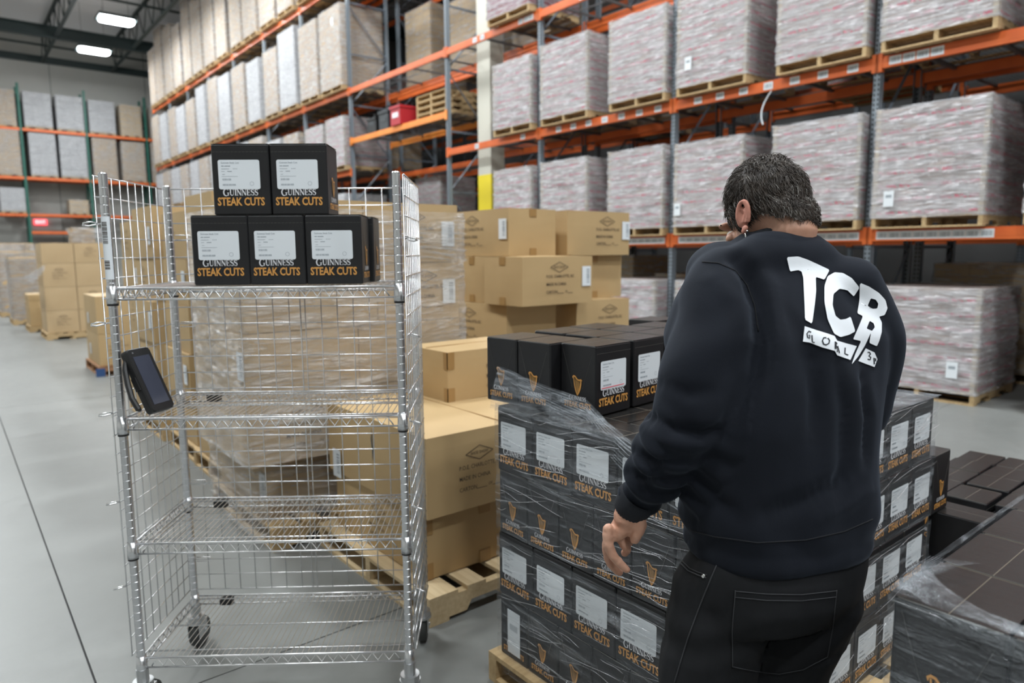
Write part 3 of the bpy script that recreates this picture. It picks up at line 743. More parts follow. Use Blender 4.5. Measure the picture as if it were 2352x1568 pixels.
tag(obj('stretch_film', film_shell([(1.09, 3.385), (2.37, 3.385), (2.37, 4.22), (1.09, 4.22)], .45, 1.72, FILMK, nz=30, amp=.012, off=.018, step=.05, seed=4), None), 'cloudy stretch film wound round the tall kraft carton stack', 'film')
tag(obj('stretch_film', film_shell([(1.14, 3.47), (2.12, 3.47), (2.12, 4.24), (1.14, 4.24)], .03, .46, FILMK, nz=12, amp=.02, off=.015, step=.05, seed=9), None), 'torn film skirt round the bottom carton and pallet of the wrapped stack', 'film')
# film strands pulled across the top carton
q = MB()
for k in range(7):
    a = Vector((1.75+.05*k, 3.36, 1.50+.02*k)); b = Vector((2.385, 3.36, 1.44+.032*k)); q.tube([a, (a+b)/2+Vector((0, -.008, .004)), b], .0022+.0015*(k % 3), FILMT, 4)
q.tube([(1.85, 3.35, 1.56), (2.385, 3.355, 1.45)], .006, FILMT, 4)
q.build('film_strands', label='stretched film strands crossing the upper carton of the wrapped stack', cat='film', kind='stuff')
# open stack in the middle distance
def row(zk): return .125+.335*zk
make_pallet(2.95, 3.6, 1.22, 1.05, 'wooden pallet hidden under the open carton stack, left half', H=.12)
make_pallet(4.2-.02, 3.6, .95, 1.05, 'wooden pallet hidden under the open carton stack, right half', H=.12)
E = 'open kraft stack behind black cartons'
def ec(x0, x1, y0, y1, k, lb, **kw): bcarton(x0, x1, y0, y1, row(k), row(k)+.331, lb+' of the '+E, group='open stack cartons', **kw)
ec(3.06, 3.50, 3.80, 4.44, 4, 'top left corner carton with pale diamond print', prt=[('-x', .22, .175)], lab=[('-x', .54, .12)], tape=['-y'])
ec(3.60, 4.28, 3.78, 4.20, 4, 'top right carton', prt=[('-y', .42, .175)], lab=[('-y', .59, .12)])
ec(2.98, 3.64, 3.56, 3.98, 3, 'second layer carton jutting forward', prt=[('-y', .33, .175)], lab=[('-y', .55, .12)], tape=['-x'])
ec(3.03, 3.45, 3.99, 4.40, 3, 'second layer carton at far left', tape=['-x'])
ec(3.66, 4.28, 3.86, 4.28, 3, 'second layer carton at the right end', tape=['-y'])
ec(3.02, 3.50, 3.78, 4.50, 2, 'third layer carton at the left', prt=[('-x', .3, .175)], rot=radians(2)); ec(3.62, 4.20, 3.70, 4.10, 2, 'third layer carton at the right', prt=[('-y', .35, .175)])
ec(3.02, 3.5, 3.7, 4.4, 1, 'fourth layer carton at the left'); ec(3.6, 4.2, 3.7, 4.3, 1, 'fourth layer carton at the right'); ec(3.02, 3.5, 3.7, 4.4, 0, 'bottom layer carton at the left'); ec(3.6, 4.2, 3.7, 4.3, 0, 'bottom layer carton at the right')
# cartons seen through the left side of the cart
r = random.Random(11)
stk = [(1.30, 4.48, .44, .62), (1.31, 5.22, .5, .66), (1.28, 6.05, .44, .70), (1.33, 6.86, .46, .66)]
for i, (x, y, wx, wy) in enumerate(stk):
    make_pallet(x-.02, y-.02, 1.15, .74, 'wooden pallet under the %s loose carton column beyond the wrapped stack' % NTH[i])
    for k in range(5):
        zt = row(k)+ (.06 if k == 4 and i in (1, 3) else 0)
        h = .331+(.08 if (i in (0, 2) and k == 4) else 0)
        jx = r.uniform(-.03, .03)
        bcarton(x+jx, x+wx+jx, y, y+wy, row(k), row(k)+h, '%s outer kraft carton of the %s loose column beyond wrapped stack' % (['lowest', 'second', 'third', 'fourth', 'topmost'][k], NTH[i]),
                prt=[('-x', .28, .17)] if (i+k) % 2 else ([('-y', .22, .17)] if k % 2 else None), lab=[('-x', wy-.12, .11)] if (k+i) % 2 == 0 else [('-y', wx-.12, .1)], group='loose column cartons', scale=.85, top=k == 4)
        bcarton(x+wx+.03, x+1.05, y+.02, y+wy, row(k), row(k)+.331, '%s inner kraft carton of the %s loose column beyond wrapped stack' % (['lowest', 'second', 'third', 'fourth', 'topmost'][k], NTH[i]), prt=[('-y', .28, .17)] if k % 2 == 0 else None, group='loose column cartons', scale=.85, top=k == 4)
# row of stacks receding along the aisle at the left
def fstack(x, y, wx, wy, hs, label, m=BROWN2, ncol=1, pal=None, lab=False, top=True):
    p = make_pallet(x-.03, y-.03, wx+.08, wy+.08, 'wooden pallet under '+label, wood=pal)
    z = .125
    for k, h in enumerate(hs):
        for c in range(ncol):
            a = x+wx*c/ncol+(.01 if c else 0); b = x+wx*(c+1)/ncol
            bcarton(a, b, y, y+wy, z, z+h-.004, '%s%s kraft carton of %s' % (['lowest', 'second', 'third', 'fourth', 'fifth'][k], '' if ncol == 1 else [' outer', ' inner', ' far inner'][c], label), m=m, group='far aisle cartons', top=k == len(hs)-1,
                    prt=[('-y', (b-a)/2, h*.55)] if (k+c) % 2 == 0 else None, lab=[('-x', wy*.3, .1)] if lab else None, scale=.7)
        z += h
fstack(1.42, 9.9, .42, .9, (.40, .47), 'the low stack by the blue block', lab=True, pal=WOODB, m=BROWN)
q = MB(); q.box((1.36, 9.84, .0), (1.46, 9.86, .1), BLUEP); q.build('blue_block', label='blue painted block edge of the pallet under the low stack', cat='block')
fstack(1.90, 9.95, .55, .8, (.45, .42, .45), 'the stack behind the low two-carton stack', m=BROWN)
fstack(1.36, 14.8, .98, .9, (.40, .42, .42, .36), 'the tall square stack in the aisle row', ncol=2)
tag(obj('bagged_bundle', film_shell([(1.86, 14.85), (2.4, 14.85), (2.4, 15.4), (1.86, 15.4)], 1.72, 2.0, FILMR, nz=10, amp=.05, off=.0, step=.06), None), 'white plastic film bundle on the tall square aisle stack', 'bundle')
bcarton(1.87, 2.22, 14.9, 15.4, 1.73, 2.0, 'small pale carton inside the white film on the tall square stack', m=BROWN2)
fstack(1.25, 16.6, .8, .8, (.5, .12), 'the short stack past the tall square stack', m=BROWN)
for i, (x, y, w_, h) in enumerate(((1.12, 18.6, 1.1, (.45, .45, .45)), (1.05, 21.4, 1.15, (.5, .5, .5)), (1.0, 24.6, 1.1, (.45, .45, .45, .4)), (.95, 28.2, 1.1, (.45, .5, .5)), (.9, 31.5, 1.1, (.45, .5, .5)))):
    nm = 'the %s film-covered aisle stack' % NTH[i]
    fstack(x, y, w_, .95, h, nm, ncol=2)
    tag(obj('stretch_film', film_shell([(x, y), (x+w_, y), (x+w_, y+.95), (x, y+.95)], .1, .1+sum(h), FILMR, nz=10, amp=.03, off=.02, step=.12, seed=i), None), 'whitish film round %s' % nm, 'film', group='film on far aisle stacks')
q = MB(); q.add([atX(52, 640, 1.2), atX(105, 606, 1.25), atX(102, 622, 1.25), atX(75, 650, 1.2)], [(0, 1, 2, 3)], FILMR)
tag(q.build('film_flap'), 'white loose film flap pulled up from the first film-covered aisle stack', 'film')

# ------------------------------------------------------------------ black printed cartons
BW, BD, BH = .180, .1475, .219
def small_label():
    q = MB(); w_, h = .128, .090; n = 4; pts = []; rr = .006
    for cx, cy, a0 in ((w_/2-rr, h/2-rr, 0), (-w_/2+rr, h/2-rr, 90), (-w_/2+rr, -h/2+rr, 180), (w_/2-rr, -h/2+rr, 270)):
        for i in range(n+1): a = radians(a0+90*i/n); pts.append((cx+rr*cos(a), cy+rr*sin(a), 0))
    q.poly(pts, LABELW); A = q.mesh('shipping_label')
    q = MB(); r = random.Random(4)
    def words(x, y, wlist, t): 
        for ww in wlist: q.add([(x, y, .0004), (x+ww, y, .0004), (x+ww, y+t, .0004), (x, y+t, .0004)], [(0, 1, 2, 3)], LABELI); x += ww+.002
    me = text_mesh('Guinness Steak Cuts', .0075, LABELI, .9, .01, align='LEFT')
    for p in me.polygons: q.add([(me.vertices[i].co.x-.055, me.vertices[i].co.y+.036, .0004) for i in p.vertices], [tuple(range(len(p.vertices)))], LABELI)
    words(-.054, .025, (.008, .018), .0022); words(-.054, .017, (.024, .0, .0, .0), .0011); words(-.018, .017, (.003, .003, .003), .0015); words(-.054, .009, (.010,), .001); words(-.036, .009, (.014,), .0018); words(-.052, .0, (.008,), .001); words(-.054, -.006, (.05,), .0008)
    x = -.052
    while x < -.024: t = r.choice((.0008, .0016)); words(x, -.018, (t,), .006); x += t+.0012
    x = -.052
    while x < -.014: t = r.choice((.001, .002)); words(x, -.034, (t,), .0055); x += t+.0012
    c = arc(.038, -.028, .006, .006, 0, 360, 12); stroke(q, c, .0008, LABELI, .0004); return A, q.mesh('label_print')
SLA, SLP = small_label()
def scaled_mb(mb, s, sy=None, name='x', dx=0, dy=0):
    q = MB(); q.ms = mb.ms; q.mi = mb.mi; q.f = mb.f; q.v = [(x*s+dx, y*(sy or s)+dy, z) for x, y, z in mb.v]; return q.mesh(name)
WM = wordmark(); HP = harp()
WORD_BIG = scaled_mb(WM, .108, .0185, 'wordmark'); WORD_SM = scaled_mb(WM, .070, .0125, 'wordmark')
HARPM = scaled_mb(HP, .052, .062, 'harp_emblem')
def steak(wd, ht):
    me = text_mesh('STEAK CUTS', 1.0, GOLD, 1.0, .03); xs = [v.co.x for v in me.vertices]; ys = [v.co.y for v in me.vertices]
    W_, H_ = max(xs)-min(xs), max(ys)-min(ys); m2 = me.copy(); m2.name = 'lettering'
    for v in m2.vertices: v.co.x = (v.co.x-min(xs)-W_/2)/W_*wd; v.co.y = (v.co.y-min(ys)-H_/2)/H_*ht
    return m2
ST_BIG = steak(.146, .026); ST_SM = steak(.108, .019)
def black_body():
    q = MB(); w_, d, h = BW-.003, BD-.003, BH-.002; e = .004
    # prism with softened vertical edges
    ol = [(-w_/2+e, -d/2), (w_/2-e, -d/2), (w_/2, -d/2+e), (w_/2, d/2-e), (w_/2-e, d/2), (-w_/2+e, d/2), (-w_/2, d/2-e), (-w_/2, -d/2+e)]
    n = 8; vs = []
    for z, ins in ((0, .002), (.003, 0), (h-.004, 0), (h, .004)):
        for x, y in ol: s = 1-ins*2/w_; vs.append((x*s, y*s, z))
    fs = [tuple(range(n-1, -1, -1))]
    for l in range(3):
        for i in range(n): fs.append((l*n+i, l*n+(i+1) % n, (l+1)*n+(i+1) % n, (l+1)*n+i))
    q.add(vs, fs, BLACKC); q.add([vs[3*n+i] for i in range(n)], [tuple(range(n))], BLACKT)
    body = q.mesh('black_carton')
    q = MB(); t = .0008
    # top flaps meet along the long axis: two raised flap sheets and a pale seam
    q.box((-w_/2+.002, -d/2+.001, h), (w_/2-.002, -.001, h+t), BLACKT); q.box((-w_/2+.002, .001, h), (w_/2-.002, d/2-.001, h+t), BLACKT); flaps = q.mesh('flap')
    q = MB(); q.box((-w_/2+.002, -.0007, h-.0005), (w_/2-.002, .0007, h+.0011), RAWEDGE)
    for s in (-1, 1): q.box((s*w_/2-.0008, -d/2+.006, h-.0006), (s*w_/2+.0008, d/2-.006, h+.0008), RAWEDGE if s > 0 else CRACK)
    seam = q.mesh('flap_seam')
    q = MB(); x = -w_/2+.004
    while x < w_/2-.012: q.box((x, -d/2-.0004, h-.0245), (x+.0085, -d/2+.0005, h-.0237), CRACK); x += .0115
    perf = q.mesh('perforation')
    q = MB(); q.tube([(-.06, 0, 0), (-.022, -.12, 0)], .00035, CRACK, 3); q.tube([(.058, -.01, 0), (.02, -.12, 0)], .00035, CRACK, 3); diag = q.mesh('tear_line')
    return body, flaps, seam, perf, diag
BBODY, BFLAP, BSEAM, BPERF, BDIAG = black_body()
def FMX(face):
    if face == 'front': return Matrix.Translation((0, -BD/2-.0002, 0)) @ Matrix.Rotation(pi/2, 4, 'X')
    if face == 'back': return Matrix.Rotation(pi, 4, 'Z') @ Matrix.Translation((0, -BD/2-.0002, 0)) @ Matrix.Rotation(pi/2, 4, 'X')
    if face == 'left': return Matrix.Rotation(-pi/2, 4, 'Z') @ Matrix.Translation((0, -BW/2-.0002, 0)) @ Matrix.Rotation(pi/2, 4, 'X')
    if face == 'right': return Matrix.Rotation(pi/2, 4, 'Z') @ Matrix.Translation((0, -BW/2-.0002, 0)) @ Matrix.Rotation(pi/2, 4, 'X')
def T(x, y, z): return Matrix.Translation((x, y, z))
def black_carton(x, y, z, rz, label, group, faces=('front', 'left'), sheet=False, flaps=True):
    """local: front (-y) is the labelled wide face; left/right are the narrow harp faces"""
    jit = Matrix.Translation((x, y, z)) @ Matrix.Rotation(rz, 4, 'Z')
    o = obj('black_carton', BBODY, None, M=jit, label=label, cat='carton', group=group)
    if flaps: obj('flap', BFLAP, o); obj('flap_seam', BSEAM, o)
    for fc in faces:
        F_ = FMX(fc)
        if fc in ('front', 'back'):
            if fc == 'front':
                s = obj('shipping_label', SLA, o, M=F_ @ T(-.004, .1235, .0004)); obj('label_print', SLP, s)
                obj('perforation', BPERF, o)
            obj('wordmark', WORD_BIG, o, M=F_ @ T(-.002, .069, 0)); obj('lettering', ST_BIG, o, M=F_ @ T(-.002, .041, 0))
        else:
            obj('harp_emblem', HARPM, o, M=F_ @ T(0, .088, 0)); obj('wordmark', WORD_SM, o, M=F_ @ T(0, .048, 0)); obj('lettering', ST_SM, o, M=F_ @ T(0, .027, 0))
            obj('tear_line', BDIAG, o, M=F_ @ T(0, .2, 0))
            if sheet:
                q = MB(); q.box((-.03, -.055, 0), (.035, .10, .0008), LABELW); xx = -.018
                while xx < .022: q.add([(xx, .03, .001), (xx+.0022, .03, .001), (xx+.0022, .052, .001), (xx, .052, .001)], [(0, 1, 2, 3)], LABELI); xx += .0042
                q.build('shipping_label', o, M=F_ @ T(.0, .075, .0006))
    return o
AX0, AY1, AY0, AZ0 = 1.402, 1.81, .915, .107
make_pallet(AX0-.03, AY0-.06, 1.27, .98, 'wooden pallet under the half-unwrapped stack of black cartons', H=.105)
LN = ['lowest', 'second', 'third', 'fourth']
for l in range(4):
    z = AZ0+BH*l; lab = l in (1, 3); dsg = 'black cartons in the half-unwrapped stack'
    if lab:   # wide labelled faces look to -x
        for j in range(5):
            black_carton(AX0+BD/2, AY1-BW*(j+.5)+.002, z, -pi/2, 'black carton, half-unwrapped stack, aisle face, %s layer, %s from far corner' % (LN[l], NTH[j]), dsg, ('front', 'left'))
        x0 = AX0+BD
    else:
        for j in range(6):
            black_carton(AX0+BW/2, AY1-BD*(j+.5)-.004, z, 0, 'black carton, half-unwrapped stack, aisle face, %s layer, %s from far corner' % (LN[l], NTH[j]), dsg, ('left', 'front'), sheet=(l == 0 and j == 0))
        x0 = AX0+BW
    n = 6; kk = 0
    while x0+BW < AX0+1.27:
        for jj in range(6 if l == 3 else 1):
            if jj == 0 or l == 3:
                black_carton(x0+BW/2, AY0+BD*(jj+.5)+.004, z, 0, 'black carton, half-unwrapped stack, %s layer, %s row from worker, %s along' % (LN[l], NTH[jj], NTH[kk]), dsg, ('front',) if jj == 0 else (), flaps=l == 3)
        x0 += BW+.001; kk += 1
    if not lab: black_carton(x0+BD/2, AY0+BW/2, z, pi/2, 'harp-faced black carton, half-unwrapped stack, rack-side corner, %s layer' % LN[l], dsg, ('left', 'right'))
# loose top layer, turned slightly
z = AZ0+BH*4+.005; r = random.Random(3); th = radians(6); ux = Vector((cos(th), sin(th), 0)); uy = Vector((-sin(th), cos(th), 0)); O = Vector((1.515, 1.460, 0))
for i in range(5):
    for j in range(4):
        if j == 3 or (i, j) in ((4, 0), (4, 1), (3, 2)): continue
        p = O+ux*(.195*i+BW/2)+uy*(.1485*j+BD/2)+(ux*-.045 if (i == 0 and j > 0) else Vector((0, 0, 0)))
        
        black_carton(p.x, p.y, z, th+r.uniform(-.03, .03), 'loose black carton on stack top, %s along, %s row back' % (NTH[i], NTH[j]), 'loose black cartons on top', ('front', 'left') if j == 0 else (('left',) if i == 0 else ()))
q = MB(); b0 = O+ux*(.03)+Vector((0, 0, 0)); 
a = atY(1383, 886, 1.54); b = atY(1437, 879, 1.56); 
th_o = O+ux*.022-uy*.0025; e_o = O+ux*.138-uy*.0025
q.add([(th_o.x, th_o.y, z+.084), (e_o.x, e_o.y, z+.084), (e_o.x, e_o.y, z+.0865), (th_o.x, th_o.y, z+.0865)], [(0, 1, 2, 3)], LASER)
q.build('scan_line', label='thin red scanner line across the first loose carton label', cat='light line')
# film on that stack
xe = AX0+1.25
PA = [(AX0, AY0), (xe, AY0), (xe, AY1), (AX0, AY1)]
tag(obj('stretch_film', film_shell(PA, .03, AZ0+BH*2-.01, FILMB, nz=26, amp=.005, off=.007, step=.035, seed=1), None), 'glossy film round the lower half of the half-unwrapped black stack', 'film')
tag(obj('stretch_film', film_shell([(AX0, AY0+.0), (xe-.02, AY0), (xe-.02, AY1), (AX0, AY1)], AZ0+BH*2+.01, AZ0+BH*4+.008, FILMB, nz=28, amp=.006, off=.008, step=.035, seed=2), None), 'glossy film round the upper half of the half-unwrapped black stack', 'film')
# loosened upper edge rising round the loose cartons
CP = [(1.437, 1.835), (1.440, 1.70), (1.452, 1.60), (1.490, 1.47), (1.43, 1.33), (1.39, 1.20), (1.385, 1.05), (1.39, .93)]
tops = [1.112, 1.088, 1.070, 1.045, 1.012, .985, .965, .95]
def interp(L_, t): t *= len(L_)-1; i = min(int(t), len(L_)-2); return L_[i]*(1-(t-i))+L_[i+1]*(t-i)
q = MB(); vs = []; nU, nV = 60, 12
for i in range(nU+1):
    t = i/nU; tp = Vector((interp([c[0] for c in CP], t), interp([c[1] for c in CP], t), interp(tops, t))); yb = interp([c[1] for c in CP], t); bt = Vector((1.389, yb, min(.972, tp.z-.03)))
    for j in range(nV+1):
        v = j/nV; p = bt*(1-v)+tp*v; p.x += -.006*sin(pi*v)+.005*noise.noise(Vector((t*8, v*7, 3)))-.004*v; p.z += .003*noise.noise(Vector((t*20, v*9, 8)))*v; vs.append(p)
q.add(vs, [(i*(nV+1)+j, (i+1)*(nV+1)+j, (i+1)*(nV+1)+j+1, i*(nV+1)+j+1) for i in range(nU) for j in range(nV)], FILMT); cm = q.mesh('stretch_film', True)
tag(obj('stretch_film', cm, None), 'loosened film collar slanting down across the loose black cartons', 'film')
q = MB(); r = random.Random(8)
for s in range(9):
    pts = []
    for i in range(24):
        t = i/23; x = interp([c[0] for c in CP], t)-.012-r.uniform(0, .003); y = interp([c[1] for c in CP], t); zz = interp(tops, t)-.004-.012*s*t-.003*s+.002*sin(9*t+s)
        pts.append((x, y, zz))
    q.tube(pts, .0016+.0012*r.random(), FILMT, 4)
q.build('film_rope', label='bunched rope-like film edge crossing the loose black cartons', cat='film', kind='stuff')
def glints(name, parent, n, x, y0, y1, z0, z1, seed, slope=(-.25, .1), face='-x', lmax=.5):  # highlights drawn as thin bright tubes lying on the film
    q = MB(); r = random.Random(seed)
    for k in range(n):
        L_ = r.uniform(.04, lmax*.6); a = r.uniform(y0, y1-L_*.6); zz = r.uniform(z0, z1); sl = r.uniform(*slope); b = min(a+L_, y1); pts = []
        for i in range(7):
            t = i/6; yy = a+(b-a)*t; z_ = min(z1, max(z0, zz+sl*(yy-a)+.004*sin(5*t+k))); pts.append((x-.002, yy, z_) if face == '-x' else (yy, x-.002, z_))
        w_ = r.uniform(.0003, .0009); q.tube(pts, w_, GLINT, 4, rs=[w_*.3, w_, w_*.8, w_, w_*.7, w_, w_*.3])
    return q.build(name, parent, label='thin bright creases in the film', kind='stuff')
FO = [o for o in COL.objects if o.name.startswith('stretch_film') and not o.parent and 'half-unwrapped black' in o.get('label', '')]
glints('film_glints', FO[0], 60, AX0-.009, AY0, AY1, .05, AZ0+BH*2-.02, 31); glints('film_glints', FO[1], 70, AX0-.010, AY0, AY1, AZ0+BH*2+.02, AZ0+BH*4, 32)
glints('film_glints', FO[0], 40, AY0-.009, AX0, xe, .05, AZ0+BH*2-.02, 33, (0, .3), '-y'); glints('film_glints', FO[1], 50, AY0-.010, AX0, xe, AZ0+BH*2+.02, AZ0+BH*4, 34, (0, .3), '-y')
# sheet of film folded over the rack-side top edge
q = MB(); vs = []; nU, nV = 14, 6
for i in range(nU+1):
    for j in range(nV+1):
        u = i/nU; v = j/nV; x = 1.95+(xe-1.95)*u; y = AY0-.012+v*(.05+.13*u); vs.append((x, y, AZ0+BH*4+.006+.004*noise.noise(Vector((x*14, y*20, 1)))-.003*v))
q.add(vs, [(i*(nV+1)+j, (i+1)*(nV+1)+j, (i+1)*(nV+1)+j+1, i*(nV+1)+j+1) for i in range(nU) for j in range(nV)], FILMT)
q.build('film_flap', smooth=True, label='film folded over the rack-side top edge of the half-unwrapped stack', cat='film')

# near right stack of black cartons
CX0, CY1 = 1.052, .405
make_pallet(CX0-.02, CY1-.92, 1.24, .96, 'wooden pallet under the nearest black carton stack at the frame corner', H=.105)
for l in range(4):
    z = AZ0+BH*l
    for i in range(6 if l == 3 else (2 if l == 2 else 1)):
        for j in range(6 if l == 3 or i == 0 else 1):
            black_carton(CX0+BW*(i+.5)+i*.002, CY1-BD*(j+.5)-(.004 if j > 1 else 0), z, 0, 'black carton, nearest stack, %s layer, %s from aisle face, %s from far side' % (LN[l], NTH[i], NTH[j]), 'black cartons in the nearest stack', ('left',) if i == 0 else (), flaps=l == 3)
PC = [(CX0, CY1-.90), (CX0+1.09, CY1-.90), (CX0+1.09, CY1), (CX0, CY1)]
tag(obj('stretch_film', film_shell(PC, .04, AZ0+BH*4+.003, FILMB, nz=44, amp=.004, off=.006, step=.03, seed=12), None), 'glossy film round the nearest black carton stack', 'film')
glints('film_glints', [o for o in COL.objects if o.name.startswith('stretch_film') and not o.parent][-1], 60, CX0-.008, CY1-.5, CY1, .5, AZ0+BH*4-.004, 35, (-.1, .3), '-x', .22)
q = MB(); vs = []; nU, nV = 18, 8
# gathered film web stretched over the corner and along the top edges
P0 = [Vector((CX0-.007, CY1+.006-.55*i/nU, AZ0+BH*4+.002)) for i in range(nU+1)]
for i in range(nU+1):
    t = i/nU; wd = .014+.10*max(0, 1-t/.28)**2+.006*sin(9*t)
    for j in range(nV+1):
        v = j/nV; vs.append(P0[i]+Vector((wd*v, -.02*v*(1-t), .006+.010*sin(pi*v)*(1 if t < .3 else .4)+.0035*noise.noise(Vector((i*.9, j*.8, 0))))))
q.add(vs, [(i*(nV+1)+j, (i+1)*(nV+1)+j, (i+1)*(nV+1)+j+1, i*(nV+1)+j+1) for i in range(nU) for j in range(nV)], FILMT)
vs = []; Q0 = [Vector((CX0-.004+.95*i/nU, CY1+.010, AZ0+BH*4-.001)) for i in range(nU+1)]
for i in range(nU+1):
    t = i/nU; wd = .010+.05*max(0, 1-t/.16)
    for j in range(nV+1):
        v = j/nV; vs.append(Q0[i]+Vector((.0, -wd*v, .004+.012*sin(pi*v)*max(.3, 1-t*4)+.002*noise.noise(Vector((i*.9, j*.8, 5))))))
q.add(vs, [(i*(nV+1)+j, (i+1)*(nV+1)+j, (i+1)*(nV+1)+j+1, i*(nV+1)+j+1) for i in range(nU) for j in range(nV)], FILMT)
for k in range(16):
    a = Vector((CX0-.004+.008*k, CY1+.008-.002*k, AZ0+BH*4+.004)); b = Vector((CX0+.155+.002*k, CY1+.006-.004*k, AZ0+BH*4+.012)); m_ = (a+b)/2+Vector((0, 0, .006)); q.tube([a, m_, b], .0009, FILMT, 3)
q.build('film_web', smooth=True, label='gathered film web over the top corner of the nearest black stack', cat='film')

# low stack of black cartons behind
make_pallet(2.76, .10, 1.0, 1.06, 'wooden pallet under the low black carton stack at the right rear', H=.105)
r = random.Random(21)
for l in range(2):
    z = AZ0+BH*l
    for i in range(5):
        for j in range(6):
            if l == 0 and 0 < i < 4 and j > 0: continue
            if l == 1 and i == 0 and j in (0, 1, 2): continue
            x = 2.80+.182*i+r.uniform(-.006, .006)+(-.03 if l == 1 and i == 1 and j == 1 else 0); y = 1.13-.155*(j+.5)+r.uniform(-.005, .005)
            black_carton(x+BW/2, y, z, r.uniform(-.03, .03), 'black carton, low rear stack, %s layer, %s column, %s row from far edge' % (['lower', 'upper'][l], NTH[i], NTH[j]), 'black cartons in the low rear stack', ('front', 'left'))
black_carton(2.80, .86, AZ0+BH, pi/2, 'black carton with gold harp face at the corner of the low rear stack', 'black cartons in the low rear stack', ('right', 'left', 'front'))

# ------------------------------------------------------------------ wire cart
FL = Vector((.387, 2.378, 0)); FR = Vector((1.068, 1.858, 0)); U = (FR-FL).normalized(); V = Vector((-U.y, U.x, 0)); CW_, CD_ = .857, .407
RZ = atan2(U.y, U.x)
cart = empty('wire_cart', tuple(FL), RZ, label='chrome wire security cart with three mesh sides and four shelves', cat='cart')
POST_TOP = 1.732
def post_mesh():
    q = MB(); prof = [(.115, .0127)]; z = .14
    while z < POST_TOP-.03: prof += [(z-.0012, .0127), (z, .0118), (z+.0012, .0127)]; z += .0254
    prof += [(POST_TOP-.004, .0127), (POST_TOP, .010)]
    n = 22; vs = [(r_*cos(2*pi*k/n), r_*sin(2*pi*k/n), z_) for z_, r_ in prof for k in range(n)]
    fs = [(i*n+k, i*n+(k+1) % n, (i+1)*n+(k+1) % n, (i+1)*n+k) for i in range(len(prof)-1) for k in range(n)]+[tuple((len(prof)-1)*n+k for k in range(n))]
    q.add(vs, fs, CHROMED); return q.mesh('post')
PM = post_mesh()
corners = [(0, 0), (CW_, 0), (CW_, CD_), (0, CD_)]
for (x, y) in corners: obj('post', PM, cart, (x, y, 0))
def caster():
    e = []
    q = MB(); q.tube([(0, 0, .085), (0, 0, .135)], .016, ZINC, 12); q.tube([(0, 0, .088), (0, 0, .104)], .027, ZINC, 16, rs=None)
    q.tube([(0, 0, .082), (0, 0, .090)], .030, ZINC, 16)
    for s in (-1, 1): q.box((-.022, s*.019-.0015, .040), (.030, s*.019+.0015, .086), ZINC, R=Matrix.Identity(3))
    q.tube([(.018, -.024, .0505), (.018, .024, .0505)], .005, ZINC, 8); e.append(('caster_fork', q.mesh('caster_fork', False)))
    q = MB(); pr = []; n = 24
    for yy, rr in ((-.014, .040), (-.012, .048), (0, .0505), (.012, .048), (.014, .040)): pr.append((yy, rr))
    vs = [(.018+rr*cos(2*pi*k/n), yy, .0505+rr*sin(2*pi*k/n)) for yy, rr in pr for k in range(n)]
    fs = [(i*n+k, i*n+(k+1) % n, (i+1)*n+(k+1) % n, (i+1)*n+k) for i in range(4) for k in range(n)]+[tuple(range(n-1, -1, -1)), tuple(4*n+k for k in range(n))]
    q.add(vs, fs, RUBBER); e.append(('wheel', q.mesh('wheel', True))); return e
CS = caster()
for k, (x, y) in enumerate(corners):
    c = obj(CS[0][0], CS[0][1], cart, M=T(x, y, 0) @ Matrix.Rotation([1.45, 1.75, 1.6, 1.5][k], 4, 'Z') @ Matrix.Diagonal((1.15, 1.15, 1.28, 1))); obj(CS[1][0], CS[1][1], c, M=Matrix.Diagonal((1, 1.1, .9, 1)))
def shelf_mesh():
    w_, d = CW_, CD_; zt, zb = 0, -.033; i0 = .012
    fr = MB()
    for y in (0, d):
        fr.tube([(i0, y, zt), (w_-i0, y, zt)], .0036, CHROME, 8); fr.tube([(i0, y, zb), (w_-i0, y, zb)], .0030, CHROME, 8)
        n = 22; pts = []
        for i in range(n*2+1): x = .03+(w_-.06)*i/(n*2); pts.append((x, y+(.003 if y == 0 else -.003), zt-.004 if i % 2 else zb+.003))
        fr.tube(pts, .0024, CHROME, 6)
    for x in (0, w_):
        fr.tube([(x, i0, zt), (x, d-i0, zt)], .0034, CHROME, 8); fr.tube([(x, i0, zb), (x, d-i0, zb)], .0028, CHROME, 8)
        n = 10; fr.tube([(x, .03+(d-.06)*i/(n*2), zt-.004 if i % 2 else zb+.003) for i in range(n*2+1)], .0022, CHROME, 5)
    A = fr.mesh('shelf_frame', True)
    q = MB(); n = 46
    for i in range(n): x = .018+(w_-.036)*i/(n-1); q.tube([(x, 0, zt+.001), (x, d, zt+.001)], .0014, CHROME, 5, cap=False)
    Bm = q.mesh('shelf_wires', True)
    q = MB()
    for y in (.045, .20, CD_-.02): q.tube([(.004, y, zt-.004), (w_-.004, y, zt-.004)], .0028, CHROME, 6)
    Cm = q.mesh('shelf_rod', True)
    q = MB()
    x = y = 0; q.tube([(x, y, zb-.012), (x, y, zb+.005), (x, y, zt+.008)], .0, CHROMED, 14, rs=[.0172, .0168, .0150])
    Dm = q.mesh('corner_collar', True)
    q = MB()
    q.tube([(x, y, zb-.018), (x, y, zb-.011)], .0160, BLACKP, 14)
    return A, Bm, Cm, Dm, q.mesh('sleeve_ring', True)
SHM = shelf_mesh()
SZ = (.21, .592, .992, 1.392)
for z in SZ:
    s = obj('shelf', SHM[0], cart, (0, 0, z))
    obj('shelf_wires', SHM[1], s); obj('shelf_rods', SHM[2], s)
    for (x, y) in corners: obj('corner_collar', SHM[3], s, (x, y, 0)); obj('sleeve_ring', SHM[4], s, (x, y, 0))
